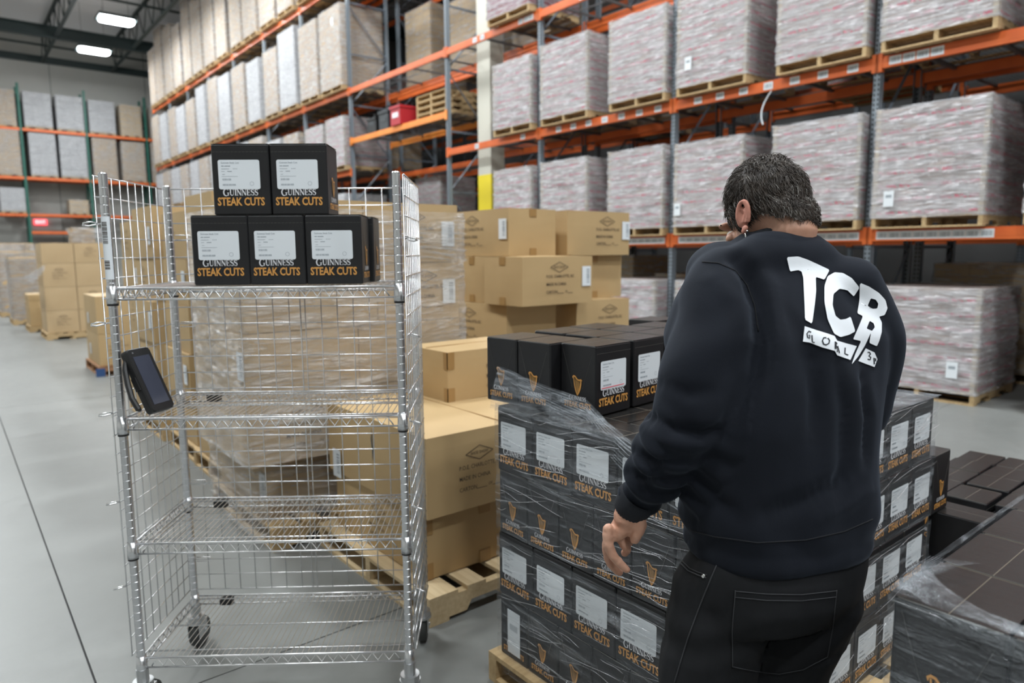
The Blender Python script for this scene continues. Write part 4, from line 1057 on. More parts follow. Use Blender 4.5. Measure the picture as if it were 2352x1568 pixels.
def panel(name, a, b, nv, offn, double=False):
    q = MB(); a = Vector(a); b = Vector(b); d = (b-a).normalized(); n = Vector((-d.y, d.x, 0))*offn; z0, z1 = .225, 1.722
    for i in range(nv+1):
        p = a+(b-a)*i/nv+n; q.tube([p+Vector((0, 0, z0)), p+Vector((0, 0, z1))], .0021, CHROME, 5)
    if double: p = (a+b)/2+n+d*.012; q.tube([p+Vector((0, 0, z0)), p+Vector((0, 0, z1))], .0026, CHROME, 5)
    H_ = q.mesh('mesh_uprights', True); q = MB(); nz = 25
    for k in range(nz+1):
        z = z0+(z1-z0)*k/nz; p0, p1 = a+n*1.6+Vector((0, 0, z)), b+n*1.6+Vector((0, 0, z)); q.tube([p0, p1], .0026 if k in (0, nz) else .0021, CHROME, 5)
    o = obj(name, H_, cart); obj('mesh_crossbars', q.mesh('mesh_crossbars', True), o); return o
panel('side_panel', (-.017, -.012, 0), (-.017, CD_+.012, 0), 9, .004); panel('side_panel', (CW_+.017, -.012, 0), (CW_+.017, CD_+.012, 0), 9, -.004); panel('back_panel', (-.008, CD_+.017, 0), (CW_+.008, CD_+.017, 0), 15, .004, True)
# spring clips
q = MB(); q.tube([(0, 0, 0), (-.012, -.012, .004), (-.03, -.02, .0), (-.036, -.012, -.006), (-.026, -.002, -.008), (-.008, .004, -.004), (.004, .02, 0), (.004, .05, 0)], .0026, CHROME, 6)
CL = q.mesh('spring_clip', True); q = MB(); q.tube([(0, 0, 0), (.05, 0, 0), (.056, 0, -.008), (.05, 0, -.016), (0, 0, -.016)], .002, CHROME, 5); CL2 = q.mesh('panel_hook', True)
for z in (1.585, 1.29, 1.015, .735, .46): obj('spring_clip', CL, cart, (-.020, -.012, z)); obj('spring_clip', CL, cart, M=T(CW_+.020, .03, z-.05) @ Matrix.Scale(-1, 4, (1, 0, 0)))
for z in (1.56, 1.25, .95, .66, .36): obj('panel_hook', CL2, cart, (.014, CD_+.008, z)); obj('panel_hook', CL2, cart, M=T(CW_-.014, CD_+.008, z) @ Matrix.Scale(-1, 4, (1, 0, 0)))
# black end clips under the shelves at the rear
for z in SZ[:3]: q = MB(); q.box((.10, CD_-.02, z-.03), (.145, CD_+.006, z-.006), BLACKP); q.build('shelf_clip', cart)
# barcode sleeve on the front left post
q = MB(); n = 12
def sleeve(z0, z1, m, r_=.0138, a0=200, a1=340):
    vs = [(r_*cos(radians(a0+(a1-a0)*i/n)), r_*sin(radians(a0+(a1-a0)*i/n)), z) for z in (z0, z1) for i in range(n+1)]
    q.add(vs, [(i, i+1, n+2+i, n+1+i) for i in range(n)], m)
sleeve(1.42, 1.605, LABELW); sl = q.build('barcode_sleeve', cart, label='white barcode label round the front left post'); q = MB(); r = random.Random(1)
z = 1.545
for z0, z1 in ((1.525, 1.59), (1.45, 1.475)):
    z = z0
    while z < z1: t = r.choice((.0012, .0022, .0035)); sleeve(z, z+t, INK, .0141, 235, 300); z += t+r.choice((.0015, .0025))
q.build('label_print', sl)
# cartons on the cart
def cartpos(px, py, z): return atz(px, py, z)
def cbox(px0, px1, z, back, label, faces=('front', 'right'), yaw=0):
    a = atz(px0, 655, 1.40); b = atz(px1, 655, 1.40)
    base = FL+V*(.012+back); u0 = (a-FL).dot(U); u1 = (b-FL).dot(U)
    return u0, u1
GZ = 1.3955

def u_at(px, back=.115):
    d = ray(px, 600); base = FL+V*back; t = (base-CPOS).dot(V)/d.dot(V); return (CPOS+d*t-FL).dot(U)
us = [u_at(441), u_at(571), u_at(701)]; ut = [u_at(495), u_at(628)]
def on_cart(u, back, z, label, faces, dyaw=0.0):
    p = FL+U*(u+BW/2)+V*(.115+back+BD/2); return black_carton(p.x, p.y, z, RZ+dyaw, label, 'black cartons on the cart', faces)
for i in range(3): on_cart(us[i], 0.0, GZ, 'black carton in the bottom row on the cart, %s from the left post' % NTH[i], ('front', 'right'), [0.0, -.01, .012][i])
for i in range(3): on_cart(us[i]+.012, .152, GZ, 'black carton standing behind the %s front carton on the cart' % NTH[i], ('right', 'front'), .02)
on_cart(ut[0], .008, GZ+BH, 'left one of the two upper black cartons on the cart', ('front', 'right'), .004); on_cart(ut[1], .008, GZ+BH, 'right one of the two upper black cartons on the cart', ('front', 'right'), -.006)
# handheld scanner clipped to the left panel
def scanner():
    c = (atd(330, 870, 2.34)); e = obj('handheld_scanner', None, None, label='black rugged handheld scanner hanging inside the left mesh side', cat='scanner')
    tl, tr, bl, br = atd(284, 806, 2.36), atd(336, 796, 2.42), atd(350, 952, 2.30), atd(398, 932, 2.36)
    yv = ((tl+tr)-(bl+br)).normalized(); xv = ((tr+br)-(tl+bl)); xv = (xv-yv*xv.dot(yv)).normalized(); zv = xv.cross(yv)
    ctr = (tl+tr+bl+br)/4; Lh = ((tl+tr)-(bl+br)).length/4; W2 = ((tr+br)-(tl+bl)).length/4
    M_ = Matrix.Identity(4)
    for i in range(3): M_[i][0], M_[i][1], M_[i][2], M_[i][3] = xv[i], yv[i], zv[i], ctr[i]
    e.matrix_world = M_
    q = MB(); n = 5; rr = W2*.28; pts = []
    for cx, cy, a0 in ((W2-rr, Lh-rr, 0), (-W2+rr, Lh-rr, 90), (-W2+rr, -Lh+rr, 180), (W2-rr, -Lh+rr, 270)):
        for i in range(n+1): a = radians(a0+90*i/n); pts.append((cx+rr*cos(a), cy+rr*sin(a)))
    N_ = len(pts); vs = []
    for z_, s in ((-.022, .93), (-.018, 1.0), (.004, 1.0), (.009, .95)): vs += [(x*s, y*(s+.02 if s < 1 else 1), z_) for x, y in pts]
    fs = [tuple(range(N_-1, -1, -1)), tuple(3*N_+i for i in range(N_))]+[(l*N_+i, l*N_+(i+1) % N_, (l+1)*N_+(i+1) % N_, (l+1)*N_+i) for l in range(3) for i in range(N_)]
    q.add(vs, fs, BLACKP); q.build('case', e)
    q = MB(); q.box((-W2*.70, -Lh*.78, .0085), (W2*.70, Lh*.74, .0100), SCREEN); q.build('screen', e)
    q = MB(); q.box((-W2*1.12, -Lh*.25, -.016), (-W2*.95, Lh*.15, .002), BLACKP); q.box((W2*.95, -Lh*.1, -.012), (W2*1.06, Lh*.2, .0), BLACKP); q.build('side_button', e)
    q = MB(); q.tube([(-W2*.6, Lh*.86, .0095), (-W2*.6, Lh*.86, .0108)], .003, CHROMED, 8); q.build('camera_dot', e)
    sp = [atd(*p) for p in ((287, 822, 2.37), (287, 850, 2.35), (294, 885, 2.33), (303, 915, 2.31), (318, 940, 2.30), (324, 943, 2.30))]
    q = MB(); q.tube([M_.inverted() @ p for p in sp], .007, BLACKP, 8, rs=[.004, .008, .0085, .008, .0085, .004]); q.build('hand_strap', e)
scanner()
# ------------------------------------------------------------------ the worker
def m_skin(nt, b):
    v = coords(nt); n = noise_tex(nt, v, 22, 5)
    nt.links.new(ramp(nt, n, [(.3, (.50, .255, .17)), (.7, (.62, .36, .26))]), b.inputs['Base Color'])
    n2 = noise_tex(nt, v, 160, 4); bump(nt, b, n2, .25, .0015)
    b.inputs['Subsurface Weight'].default_value = .12; b.inputs['Subsurface Radius'].default_value = (.01, .004, .002); b.inputs['Subsurface Scale'].default_value = .5
SKIN = mat('skin', rough=.5, build=m_skin)
EARM = mat('ear_skin', (.62, .27, .20), .5)
def m_fleece(nt, b):
    v = coords(nt); n = noise_tex(nt, v, 7, 6)
    nt.links.new(ramp(nt, n, [(.3, (.0050, .0064, .0105)), (.7, (.0074, .0094, .0150))]), b.inputs['Base Color'])
    n2 = noise_tex(nt, v, 420, 3); bump(nt, b, n2, .2, .001)
    b.inputs['Sheen Weight'].default_value = .14; b.inputs['Sheen Roughness'].default_value = .45; b.inputs['Sheen Tint'].default_value = (.40, .48, .62, 1)
FLEECE = mat('navy_fleece', rough=.9, spec=.2, build=m_fleece)
RIB = mat('navy_rib_knit', (.007, .009, .014), .9)
def m_denim(nt, b):
    v = coords(nt, (1, 1, 1), (.0, .0, .0)); n = noise_tex(nt, v, 9, 7, .65)
    nt.links.new(ramp(nt, n, [(.3, (.0045, .005, .006)), (.72, (.0105, .011, .013))]), b.inputs['Base Color'])
    n2 = noise_tex(nt, coords(nt, (500, 500, 160), (.5, .5, 0)), 1, 2); bump(nt, b, n2, .25, .0008)
DENIM = mat('black_denim', rough=.85, spec=.25, build=m_denim)
STITCH = mat('worn_stitching', (.032, .033, .037), .8)
SEAMD = mat('dark_seam', (.004, .005, .008), .9)
PRINTW = mat('white_back_print', (.80, .83, .88), .55)
PRINTB = mat('navy_print_letters', (.009, .011, .018), .8)
def m_hair(nt, b):
    v = coords(nt, (1, 1, 1)); n = noise_tex(nt, v, 60, 4)
    nt.links.new(ramp(nt, n, [(.35, (.022, .015, .011)), (.75, (.060, .043, .031))]), b.inputs['Base Color'])
HAIR = mat('dark_hair', rough=.55, build=m_hair)
HAIRG = mat('grey_hair', (.20, .19, .175), .45)
STEEL = mat('polished_steel', (.8, .8, .8), .15, 1.0)
SHOE = mat('black_shoe', (.015, .015, .016), .6)
SOLE = mat('pale_sole', (.4, .4, .38), .7)
W = atd
HB = radians(20); FB = Vector((sin(HB), cos(HB), 0)); LB = Vector((-cos(HB), sin(HB), 0)); UPV = Vector((0, 0, 1))
def ell_ring(c, A, B, n=28, p=2.3):
    out = []
    for k in range(n):
        t = 2*pi*k/n; ct, st = cos(t), sin(t)
        out.append(c + A*(math.copysign(abs(ct)**(2/p), ct)) + B*(math.copysign(abs(st)**(2/p), st)))
    return out
def loft(mb, rings, m):
    n = len(rings[0]); vs = [v for r_ in rings for v in r_]; fs = []
    for i in range(len(rings)-1):
        for k in range(n): fs.append((i*n+k, i*n+(k+1) % n, (i+1)*n+(k+1) % n, (i+1)*n+k))
    fs.append(tuple(range(n-1, -1, -1))); fs.append(tuple((len(rings)-1)*n+k for k in range(n))); mb.add(vs, fs, m)
def limb(mb, pts, rs, m, n=18, sub=4, flat=None):
    """smooth tapering limb through pts (Catmull-Rom), radius per point"""
    P = [Vector(p) for p in pts]; out = []; ro = []
    for i in range(len(P)-1):
        p0, p1, p2, p3 = P[max(i-1, 0)], P[i], P[i+1], P[min(i+2, len(P)-1)]
        for j in range(sub):
            t = j/sub; out.append(.5*((2*p1)+(p2-p0)*t+(2*p0-5*p1+4*p2-p3)*t*t+(3*p1-p0-3*p2+p3)*t**3)); ro.append(rs[i]*(1-t)+rs[i+1]*t)
    out.append(P[-1]); ro.append(rs[-1])
    # rounded ends
    d0 = (out[0]-out[1]).normalized(); d1 = (out[-1]-out[-2]).normalized()
    out = [out[0]+d0*ro[0]*.75, out[0]+d0*ro[0]*.4]+out+[out[-1]+d1*ro[-1]*.4, out[-1]+d1*ro[-1]*.75]; ro = [ro[0]*.45, ro[0]*.85]+ro+[ro[-1]*.85, ro[-1]*.45]
    mb.tube(out, 1, m, n, rs=ro)
def ball(mb, c, A, B, C_, m, nu=20, nv=12):
    rings = []
    for j in range(1, nv):
        ph = -pi/2+pi*j/nv; rings.append([c+C_*sin(ph)+(A*cos(2*pi*k/nu)+B*sin(2*pi*k/nu))*cos(ph) for k in range(nu)])
    loft(mb, rings, m)
def fuse(mb, voxel, smooth_it, name, material, dec=None):
    me = mb.mesh(name); o = bpy.data.objects.new('tmp', me); COL.objects.link(o)
    a = o.modifiers.new('r', 'REMESH'); a.mode = 'VOXEL'; a.voxel_size = voxel; a.use_smooth_shade = True
    if smooth_it: s = o.modifiers.new('s', 'SMOOTH'); s.factor = .5; s.iterations = smooth_it
    bpy.context.view_layer.update(); dg = bpy.context.evaluated_depsgraph_get(); out = bpy.data.meshes.new_from_object(o.evaluated_get(dg))
    bpy.data.objects.remove(o); out.name = name; out.materials.clear(); out.materials.append(material)
    out.polygons.foreach_set('material_index', [0]*len(out.polygons)); out.polygons.foreach_set('use_smooth', [True]*len(out.polygons))
    return out
def displace(me, fn):
    me.update(); ns = [v.normal.copy() for v in me.vertices]
    for v, n in zip(me.vertices, ns): v.co += n*fn(v.co, n)
    me.update()
# ---- torso rings of the sweatshirt
TR = [(1262, 1578, 2000, 1.36, .125), (1235, 1568, 2008, 1.36, .132), (1150, 1560, 2014, 1.37, .136), (1050, 1550, 2018, 1.38, .138), (950, 1542, 2024, 1.39, .140), (850, 1535, 2034, 1.41, .142),
      (760, 1534, 2036, 1.43, .138), (690, 1552, 2004, 1.45, .126), (630, 1586, 1962, 1.465, .108), (585, 1640, 1925, 1.475, .092), (556, 1684, 1893, 1.48, .078), (534, 1712, 1878, 1.485, .066)]
def torso(mb, m, grow=0.0, lo=0, hi=99, extra_low=None):
    rings = []
    for (y, xl, xr, D, b) in TR[lo:hi]:
        w_ = (xr-xl)*D/(1600*1.147)/2; a = sqrt(max(w_**2-(b*.643)**2, .0009))/.766
        rings.append(ell_ring(W((xl+xr)/2, y, D), LB*(a+grow), FB*(b+grow)))
    loft(mb, rings, m)
SLV = [(1668, 640, 1.385, .068), (1650, 690, 1.35, .073), (1640, 745, 1.32, .071), (1614, 840, 1.28, .069), (1590, 930, 1.255, .069), (1545, 1010, 1.255, .064), (1507, 1080, 1.275, .054), (1474, 1132, 1.30, .043), (1450, 1163, 1.315, .031)]
RSL = [(1945, 672, 1.50, .070), (1985, 740, 1.52, .064), (1998, 810, 1.53, .058), (1990, 900, 1.53, .052), (1972, 965, 1.53, .048)]
elbR = W(1972, 965, 1.53); wrR = elbR+FB*.24+Vector((.0, 0, -.03)); rh = wrR+FB*.09+Vector((0, 0, -.03))
mb = MB(); torso(mb, FLEECE)
limb(mb, [W(*p[:3]) for p in SLV], [p[3] for p in SLV], FLEECE)
limb(mb, [W(*p[:3]) for p in RSL]+[elbR+FB*.12, wrR], [p[3] for p in RSL]+[.045, .034], FLEECE)
ball(mb, W(1662, 622, 1.42), LB*.074, FB*.07, UPV*.056, FLEECE); ball(mb, W(1935, 650, 1.49), LB*.075, FB*.07, UPV*.055, FLEECE)
ball(mb, W(1800, 600, 1.43), LB*.13, FB*.06, UPV*.06, FLEECE)
shirt = fuse(mb, .0062, 16, 'sweatshirt', FLEECE)
elbow = W(1575, 960, 1.25); hemz = W(1785, 1240, 1.3).z; armA = W(1650, 690, 1.35); cuffp = W(1450, 1163, 1.315); arm_axis = (cuffp-elbow).normalized(); arm_axis1 = (elbow-armA).normalized()
lsh = W(1740, 640, 1.36)
def sstep(a, b, x): t = max(0, min(1, (x-a)/(b-a))); return t*t*(3-2*t)
def fold(co, n):
    d = 0.0
    # broad soft drape
    d += .006*noise.noise(co*5+Vector((3, 1, 7)))+.0035*noise.noise(Vector((co.x*12, co.y*12, co.z*6)))
    # creases round the elbow and bunching down the forearm
    t = (co-elbow).dot(arm_axis); rad = ((co-elbow)-arm_axis*t).length
    if rad < .12 and -.05 < t < .30:
        wv = sstep(-.05, .03, t); d += wv*.0075*sin(t*120+3.5*noise.noise(co*9)+co.x*22)*(.6+.8*noise.noise(co*6+Vector((9, 2, 2))))
    t2 = (co-armA).dot(arm_axis1); r2 = ((co-armA)-arm_axis1*t2).length
    if r2 < .11 and -.06 < t2 < .34: d += .004*sstep(.06, .2, t2)*(1-sstep(.10, .30, abs(t2-.13)))*sin(t2*46+co.x*40+3*noise.noise(co*5))
    # diagonal pulls from the armpit
    v = co-lsh; ang = atan2(v.z, v.dot(LB)); rr = v.length
    if rr < .42 and v.z < 0: d += .005*sin(ang*9+1.2)*sstep(.02, .10, rr)*(1-sstep(.26, .42, rr))*sstep(.03, .12, -v.z)
    # vertical drape folds over the lower back
    h = co.dot(LB)
    d += .006*sin(h*40+3*noise.noise(co*4)+co.z*5)*(1-sstep(.92+.02, 1.18, co.z))*sstep(hemz-.01, hemz+.05, co.z)
    # gathered hem
    if hemz-.03 < co.z < hemz+.03: d += -.004*(1-abs(co.z-hemz)/.03)
    if co.z < hemz-.004 and abs(t) > .3: d += .0012*sin(h*560)
    return d
displace(shirt, fold)
def crease(me, lines):
    bv = BVHTree.FromPolygons([v.co for v in me.vertices], [p.vertices for p in me.polygons]); segs = []
    for pts, amp, wd in lines:
        P = []
        for i in range(len(pts)-1):
            for j in range(6): t = j/6; P.append((pts[i][0]*(1-t)+pts[i+1][0]*t, pts[i][1]*(1-t)+pts[i+1][1]*t))
        P.append(pts[-1]); Q = []
        for x, y in P:
            h = bv.ray_cast(CPOS, ray(x, y).normalized())
            if h[0] is not None: Q.append(h[0])
        n_ = len(Q); segs.append([(q_, amp*sin(pi*min(1, max(.12, (i+.5)/n_)))**.6, wd) for i, q_ in enumerate(Q)])
    me.update(); ns = [v.normal.copy() for v in me.vertices]
    for v, n in zip(me.vertices, ns):
        d = 0
        for sg in segs:
            best = 9; ba = 0; wd = 1
            for q_, a_, w_ in sg:
                r_ = (v.co-q_).length_squared
                if r_ < best: best = r_; ba = a_; wd = w_
            if best < wd*wd*9: d += ba*math.exp(-best/(wd*wd))
        v.co += n*d
    me.update()
crease(shirt, [([(1688, 596), (1722, 640), (1745, 700), (1752, 780), (1735, 860), (1700, 930), (1668, 990)], -.024, .017), ([(1735, 600), (1768, 660), (1778, 740), (1770, 830)], .010, .020),
    ([(1640, 640), (1690, 690), (1712, 760)], .005, .02), ([(1480, 945), (1540, 985), (1620, 1000), (1660, 985)], -.016, .012), ([(1475, 980), (1540, 1020), (1600, 1040)], .006, .012),
    ([(1452, 1035), (1510, 1065), (1590, 1062)], -.013, .010), ([(1440, 1085), (1495, 1105), (1555, 1100)], -.011, .009), ([(1520, 880), (1580, 905), (1650, 900)], -.006, .013),
    ([(1862, 830), (1872, 920), (1866, 1010)], -.008, .016), ([(1925, 840), (1942, 940), (1940, 1060), (1925, 1150)], -.010, .016), ([(1893, 850), (1905, 960), (1900, 1080)], .004, .016),
    ([(1985, 870), (2000, 960), (1990, 1060)], -.014, .014), ([(1600, 1090), (1640, 1150), (1700, 1190)], -.010, .018), ([(1760, 1180), (1850, 1150), (1960, 1090)], -.009, .018), ([(1880, 1190), (1950, 1160), (2010, 1120)], .005, .014)])
# ---- jeans
mb = MB()
JR = [(1205, 1600, 1985, 1.365, .105), (1240, 1590, 1996, 1.36, .112), (1290, 1572, 1996, 1.35, .12), (1340, 1560, 1985, 1.345, .125), (1390, 1552, 1950, 1.34, .118)]
rings = []
for (y, xl, xr, D, b) in JR:
    w_ = (xr-xl)*D/(1600*1.147)/2; a = sqrt(max(w_**2-(b*.643)**2, .0009))/.766; rings.append(ell_ring(W((xl+xr)/2, y, D), LB*a, FB*b))
loft(mb, rings, DENIM)
lt, rt = W(1622, 1560, 1.275), W(1788, 1540, 1.37)
lh, rh_ = W(1665, 1350, 1.30), W(1862, 1350, 1.39)
lk = Vector((lt.x+.005, lt.y+.02, .47)); rk_ = Vector((rt.x+.02, rt.y+.02, .47)); la = Vector((lk.x-.0, lk.y-.035, .11)); ra = Vector((rk_.x+.03, rk_.y-.035, .11))
limb(mb, [lh, lt, lk, la], [.098, .089, .068, .055], DENIM); limb(mb, [rh_, rt, rk_, ra], [.098, .088, .068, .055], DENIM)
ball(mb, W(1690, 1345, 1.27), LB*.085, FB*.07, UPV*.085, DENIM); ball(mb, W(1870, 1350, 1.35), LB*.085, FB*.07, UPV*.085, DENIM)
jeans = fuse(mb, .0065, 5, 'jeans', DENIM)
def jf(co, n):
    d = .0025*noise.noise(co*7)+.0012*noise.noise(co*22)
    if co.z < .75: d += .003*sin(co.z*60+5*noise.noise(co*5))*(1-sstep(.2, .75, co.z))+.0018*sin(co.z*30+co.dot(LB)*30)
    else: d += .0022*sin(co.z*75+co.dot(LB)*50+3*noise.noise(co*6))*(1-sstep(.78, .9, co.z))
    return d
displace(jeans, jf)
# ---- body: head, neck, trunk, arms, hands, legs in one surface
hh = radians(10); Fh0 = Vector((sin(hh), cos(hh), 0)); Rh = Vector((cos(hh), -sin(hh), 0)); pt = radians(30)
Fh = Fh0*cos(pt)-UPV*sin(pt); Uh = UPV*cos(pt)+Fh0*sin(pt); HC = W(1757, 484, 1.50)
def hp(x, y, z): return HC+Rh*x+Fh*y+Uh*z      # head frame: x right, y face forward, z crown
mb = MB(); S = SKIN
ball(mb, hp(0, -.004, .008), Rh*.064, Fh*.080, Uh*.084, S, 28, 18)
ball(mb, hp(0, .034, -.045), Rh*.054, Fh*.047, Uh*.060, S); ball(mb, hp(0, .052, -.088), Rh*.036, Fh*.034, Uh*.024, S)
limb(mb, [hp(-.045, .01, -.075), hp(-.02, .055, -.098), hp(.02, .055, -.098), hp(.045, .01, -.075)], [.018]*4, S, 10)
limb(mb, [hp(0, .086, .0), hp(0, .100, -.028), hp(0, .094, -.038)], [.008, .013, .014], S, 10); ball(mb, hp(0, .078, .012), Rh*.05, Fh*.014, Uh*.010, S)
for s in (-1, 1): ball(mb, hp(s*.030, .070, -.022), Rh*.020, Fh*.014, Uh*.014, S); ball(mb, hp(s*.012, .093, -.042), Rh*.008, Fh*.008, Uh*.007, S)
ball(mb, hp(0, .082, -.062), Rh*.024, Fh*.010, Uh*.006, S); ball(mb, hp(0, .080, -.071), Rh*.022, Fh*.010, Uh*.007, S)
nb = W(1785, 578, 1.475)
limb(mb, [hp(0, -.02, -.03), hp(0, -.030, -.065), nb], [.050, .053, .060], S)
TB = MB()
torso(mb, S, -.048, 0, 11)
limb(mb, [W(*p[:3]) for p in SLV], [max(.024, p[3]-.036) for p in SLV], S); limb(mb, [W(*p[:3]) for p in RSL]+[elbR+FB*.12, wrR], [.04, .038, .036, .034, .032, .030, .024], S)
rings = []
for (y, xl, xr, D, b) in JR:
    w_ = (xr-xl)*D/(1600*1.147)/2-.02; a = sqrt(max(w_**2-((b-.02)*.643)**2, .0009))/.766; rings.append(ell_ring(W((xl+xr)/2, y, D), LB*a, FB*(b-.02)))
loft(mb, rings, S)
limb(mb, [lh, lt, lk, la, la-Vector((0, 0, .06))], [.075, .068, .050, .038, .036], S); limb(mb, [rh_, rt, rk_, ra, ra-Vector((0, 0, .06))], [.075, .068, .050, .038, .036], S)
# left hand: palm then five fingers
wr = W(1447, 1168, 1.315)
limb(mb, [wr, W(1440, 1190, 1.31)], [.026, .027], S, 14)
palm = [ell_ring(W(x, y, D), (W(x+40, y-3, D-.012)-W(x, y, D)).normalized()*a, (W(x, y, D+.1)-W(x, y, D)).normalized()*b, 20, 2.4) for x, y, D, a, b in ((1448, 1168, 1.315, .024, .020), (1441, 1190, 1.313, .030, .020), (1428, 1212, 1.312, .031, .021), (1415, 1232, 1.315, .024, .021), (1408, 1244, 1.318, .017, .018))]
loft(mb, palm, S)
def finger(pts, rs): limb(mb, [W(*p) for p in pts], rs, S, 12)
finger([(1397, 1212, 1.30), (1396, 1244, 1.298), (1407, 1273, 1.30), (1424, 1294, 1.305), (1440, 1308, 1.31)], [.0105, .0100, .0095, .0088, .0075])
finger([(1402, 1220, 1.320), (1394, 1254, 1.322), (1400, 1286, 1.332), (1413, 1306, 1.345), (1424, 1315, 1.355)], [.0105, .0100, .0098, .0086, .0072])
finger([(1419, 1224, 1.322), (1431, 1246, 1.318), (1440, 1262, 1.332), (1434, 1270, 1.350)], [.0095, .0092, .0086, .0072])
finger([(1430, 1224, 1.335), (1444, 1238, 1.336), (1446, 1247, 1.352)], [.0088, .0082, .0070])
finger([(1466, 1182, 1.305), (1470, 1206, 1.298), (1463, 1226, 1.298), (1457, 1240, 1.304)], [.0145, .0130, .0112, .0090])
# right hand, resting forward on the cartons
pr = [ell_ring(wrR+FB*t+Vector((0, 0, -.012*t/.09)), LB*a, UPV*b, 16) for t, a, b in ((-.01, .026, .020), (.03, .038, .016), (.07, .042, .015), (.095, .036, .012))]; loft(mb, pr, S)
for k, (o_, L_) in enumerate(((-.032, .06), (-.011, .075), (.011, .08), (.032, .07))):
    a = wrR+FB*.085+LB*o_+Vector((0, 0, -.012)); limb(mb, [a, a+FB*L_*.5+Vector((0, 0, -.008)), a+FB*L_+Vector((0, 0, -.03))], [.0095, .009, .0075], S, 10)
limb(mb, [wrR+FB*.02+LB*.03, wrR+FB*.05+LB*.062, wrR+FB*.085+LB*.072+Vector((0, 0, -.02))], [.013, .011, .009], S, 10)
body = fuse(mb, .0029, 1, 'person', SKIN)
kn = [W(1392, 1214, 1.30), W(1403, 1226, 1.31)]
def bf(co, n):
    d = 0
    if (co-wr).length < .16: d += .0009*noise.noise(co*90)+.0006*noise.noise(co*220)
    return d
displace(body, bf)
person = obj('person', body, None, label='person in navy sweatshirt and black jeans bending over black cartons, back turned', cat='person')
sh = obj('sweatshirt', shirt, person); jn = obj('jeans', jeans, person)
# ---- hair
mb = MB()
ball(mb, hp(0, -.012, .014), Rh*.0690, Fh*.0830, Uh*.0890, HAIR, 32, 20); ball(mb, hp(0, -.044, -.040), Rh*.062, Fh*.046, Uh*.064, HAIR)
hair = fuse(mb, .004, 3, 'hair', HAIR)
# trim away the face and the neck below the hair line
def inhead(co):
    v = co-HC; return v.dot(Rh), v.dot(Fh), v.dot(Uh)
def haired(x, y, z, co=None):
    if y <= -.022 or (y <= .004 and z < -.03):
        w_ = co-HC; return w_.z > -.014-.014*((w_.dot(CR)+.02)/.1)+.003*sin(w_.dot(CR)*160)
    if y > .075+.0*z: return z > .035
    if y > .040: return z > .022-(.078-y)*.9
    if y > .022: return z > -.012-(.04-y)*1.5       # sideburn front
    if y > .004: return z > -.040 if y > .014 else z > -.005    # above the ear
    if y > -.022: return z > -.028-(-(y-.004))*2.4
    return z > -.098-.008*sin(x*60)
bmh = bmesh.new(); bmh.from_mesh(hair)
bmesh.ops.delete(bmh, geom=[f for f in bmh.faces if not haired(*inhead(f.calc_center_median()), f.calc_center_median())], context='FACES')
bmh.to_mesh(hair); bmh.free()
def hf(co, n): return .0035*noise.noise(Vector((inhead(co)[0]*70, inhead(co)[1]*35, inhead(co)[2]*22)))+.002*noise.noise(co*120)
displace(hair, hf)
ho = obj('hair', hair, person)
rr = random.Random(5); polys = list(hair.polygons); q = MB(); q2 = MB()
wsum = [p.area for p in polys]
for s in range(5200):
    p = rr.choice(polys); c = p.center; n = p.normal; x, y, z = inhead(c)
    # growth whorl from the crown, flowing forward on top and down at the back and sides
    flow = -Uh*(1.0 if z < .06 else .35)+Fh*(.9 if (y > -.03 and z > .03) else (-.15 if y < -.03 else .15))+Rh*(.35*(1 if x > 0 else -1) if z > .05 else 0)
    flow += Vector((rr.uniform(-.5, .5), rr.uniform(-.5, .5), rr.uniform(-.5, .5)))+Rh*1.1*noise.noise(c*26)
    flow = (flow-n*flow.dot(n)).normalized(); Lh = rr.uniform(.014, .026)*(.55 if z < -.02 else 1)
    a = c-n*.001; b = c+flow*Lh*.5+n*(.004+.003*noise.noise(c*30+Vector((5, 5, 5)))); e_ = c+flow*Lh+n*rr.uniform(-.002, .003)
    tgt = q2 if rr.random() < (.12 if (z < .0 or y > .02) else .03) else q
    tgt.tube([a, b, e_], .0005, HAIRG if tgt is q2 else HAIR, 3, cap=False, rs=[.0007, .0006, .0002])
obj('hair_strands', q.mesh('hair_strands', True), ho, kind='stuff'); obj('grey_strands', q2.mesh('grey_strands', True), ho, kind='stuff')
# ---- ears, eyes, brows
def ear(s):
    mb = MB(); c0 = hp(s*.064, .004, -.016); out = (Rh*s*.80-Fh*.55).normalized(); up = (Uh*.97-Fh*.25).normalized(); fw = up.cross(out).normalized()
    # outer rim (helix)
    pts = []
    for i in range(13):
        a = radians(-20+250*i/12); pts.append(c0+out*(.012+.003*sin(a))+up*(.028*sin(a)+.002)+(-Fh if True else fw)*(.013*cos(a-pi*.0)*-1)*.8)
    mb.tube(pts, .0042, EARM, 8, rs=[.003]+[.0044]*10+[.0045, .0048])
    ball(mb, c0+out*.006, (Fh+Rh*s*.5).normalized()*.012, up*.024, out*.006, EARM); ball(mb, c0+out*.009-up*.030, Fh*.007, up*.009, out*.005, EARM)
    limb(mb, [c0+out*.010+up*.016, c0+out*.012+up*.002-Fh*.006, c0+out*.010-up*.014], [.0035]*3, EARM, 8)
    me_ = fuse(mb, .0017, 2, 'ear', EARM)
    for v_ in me_.vertices:
        w_ = v_.co-c0; uu = w_.dot(up); ff = w_.dot(Fh); v_.co = c0+w_-up*uu*.16+Fh*ff*.35
    return me_, c0, out, up
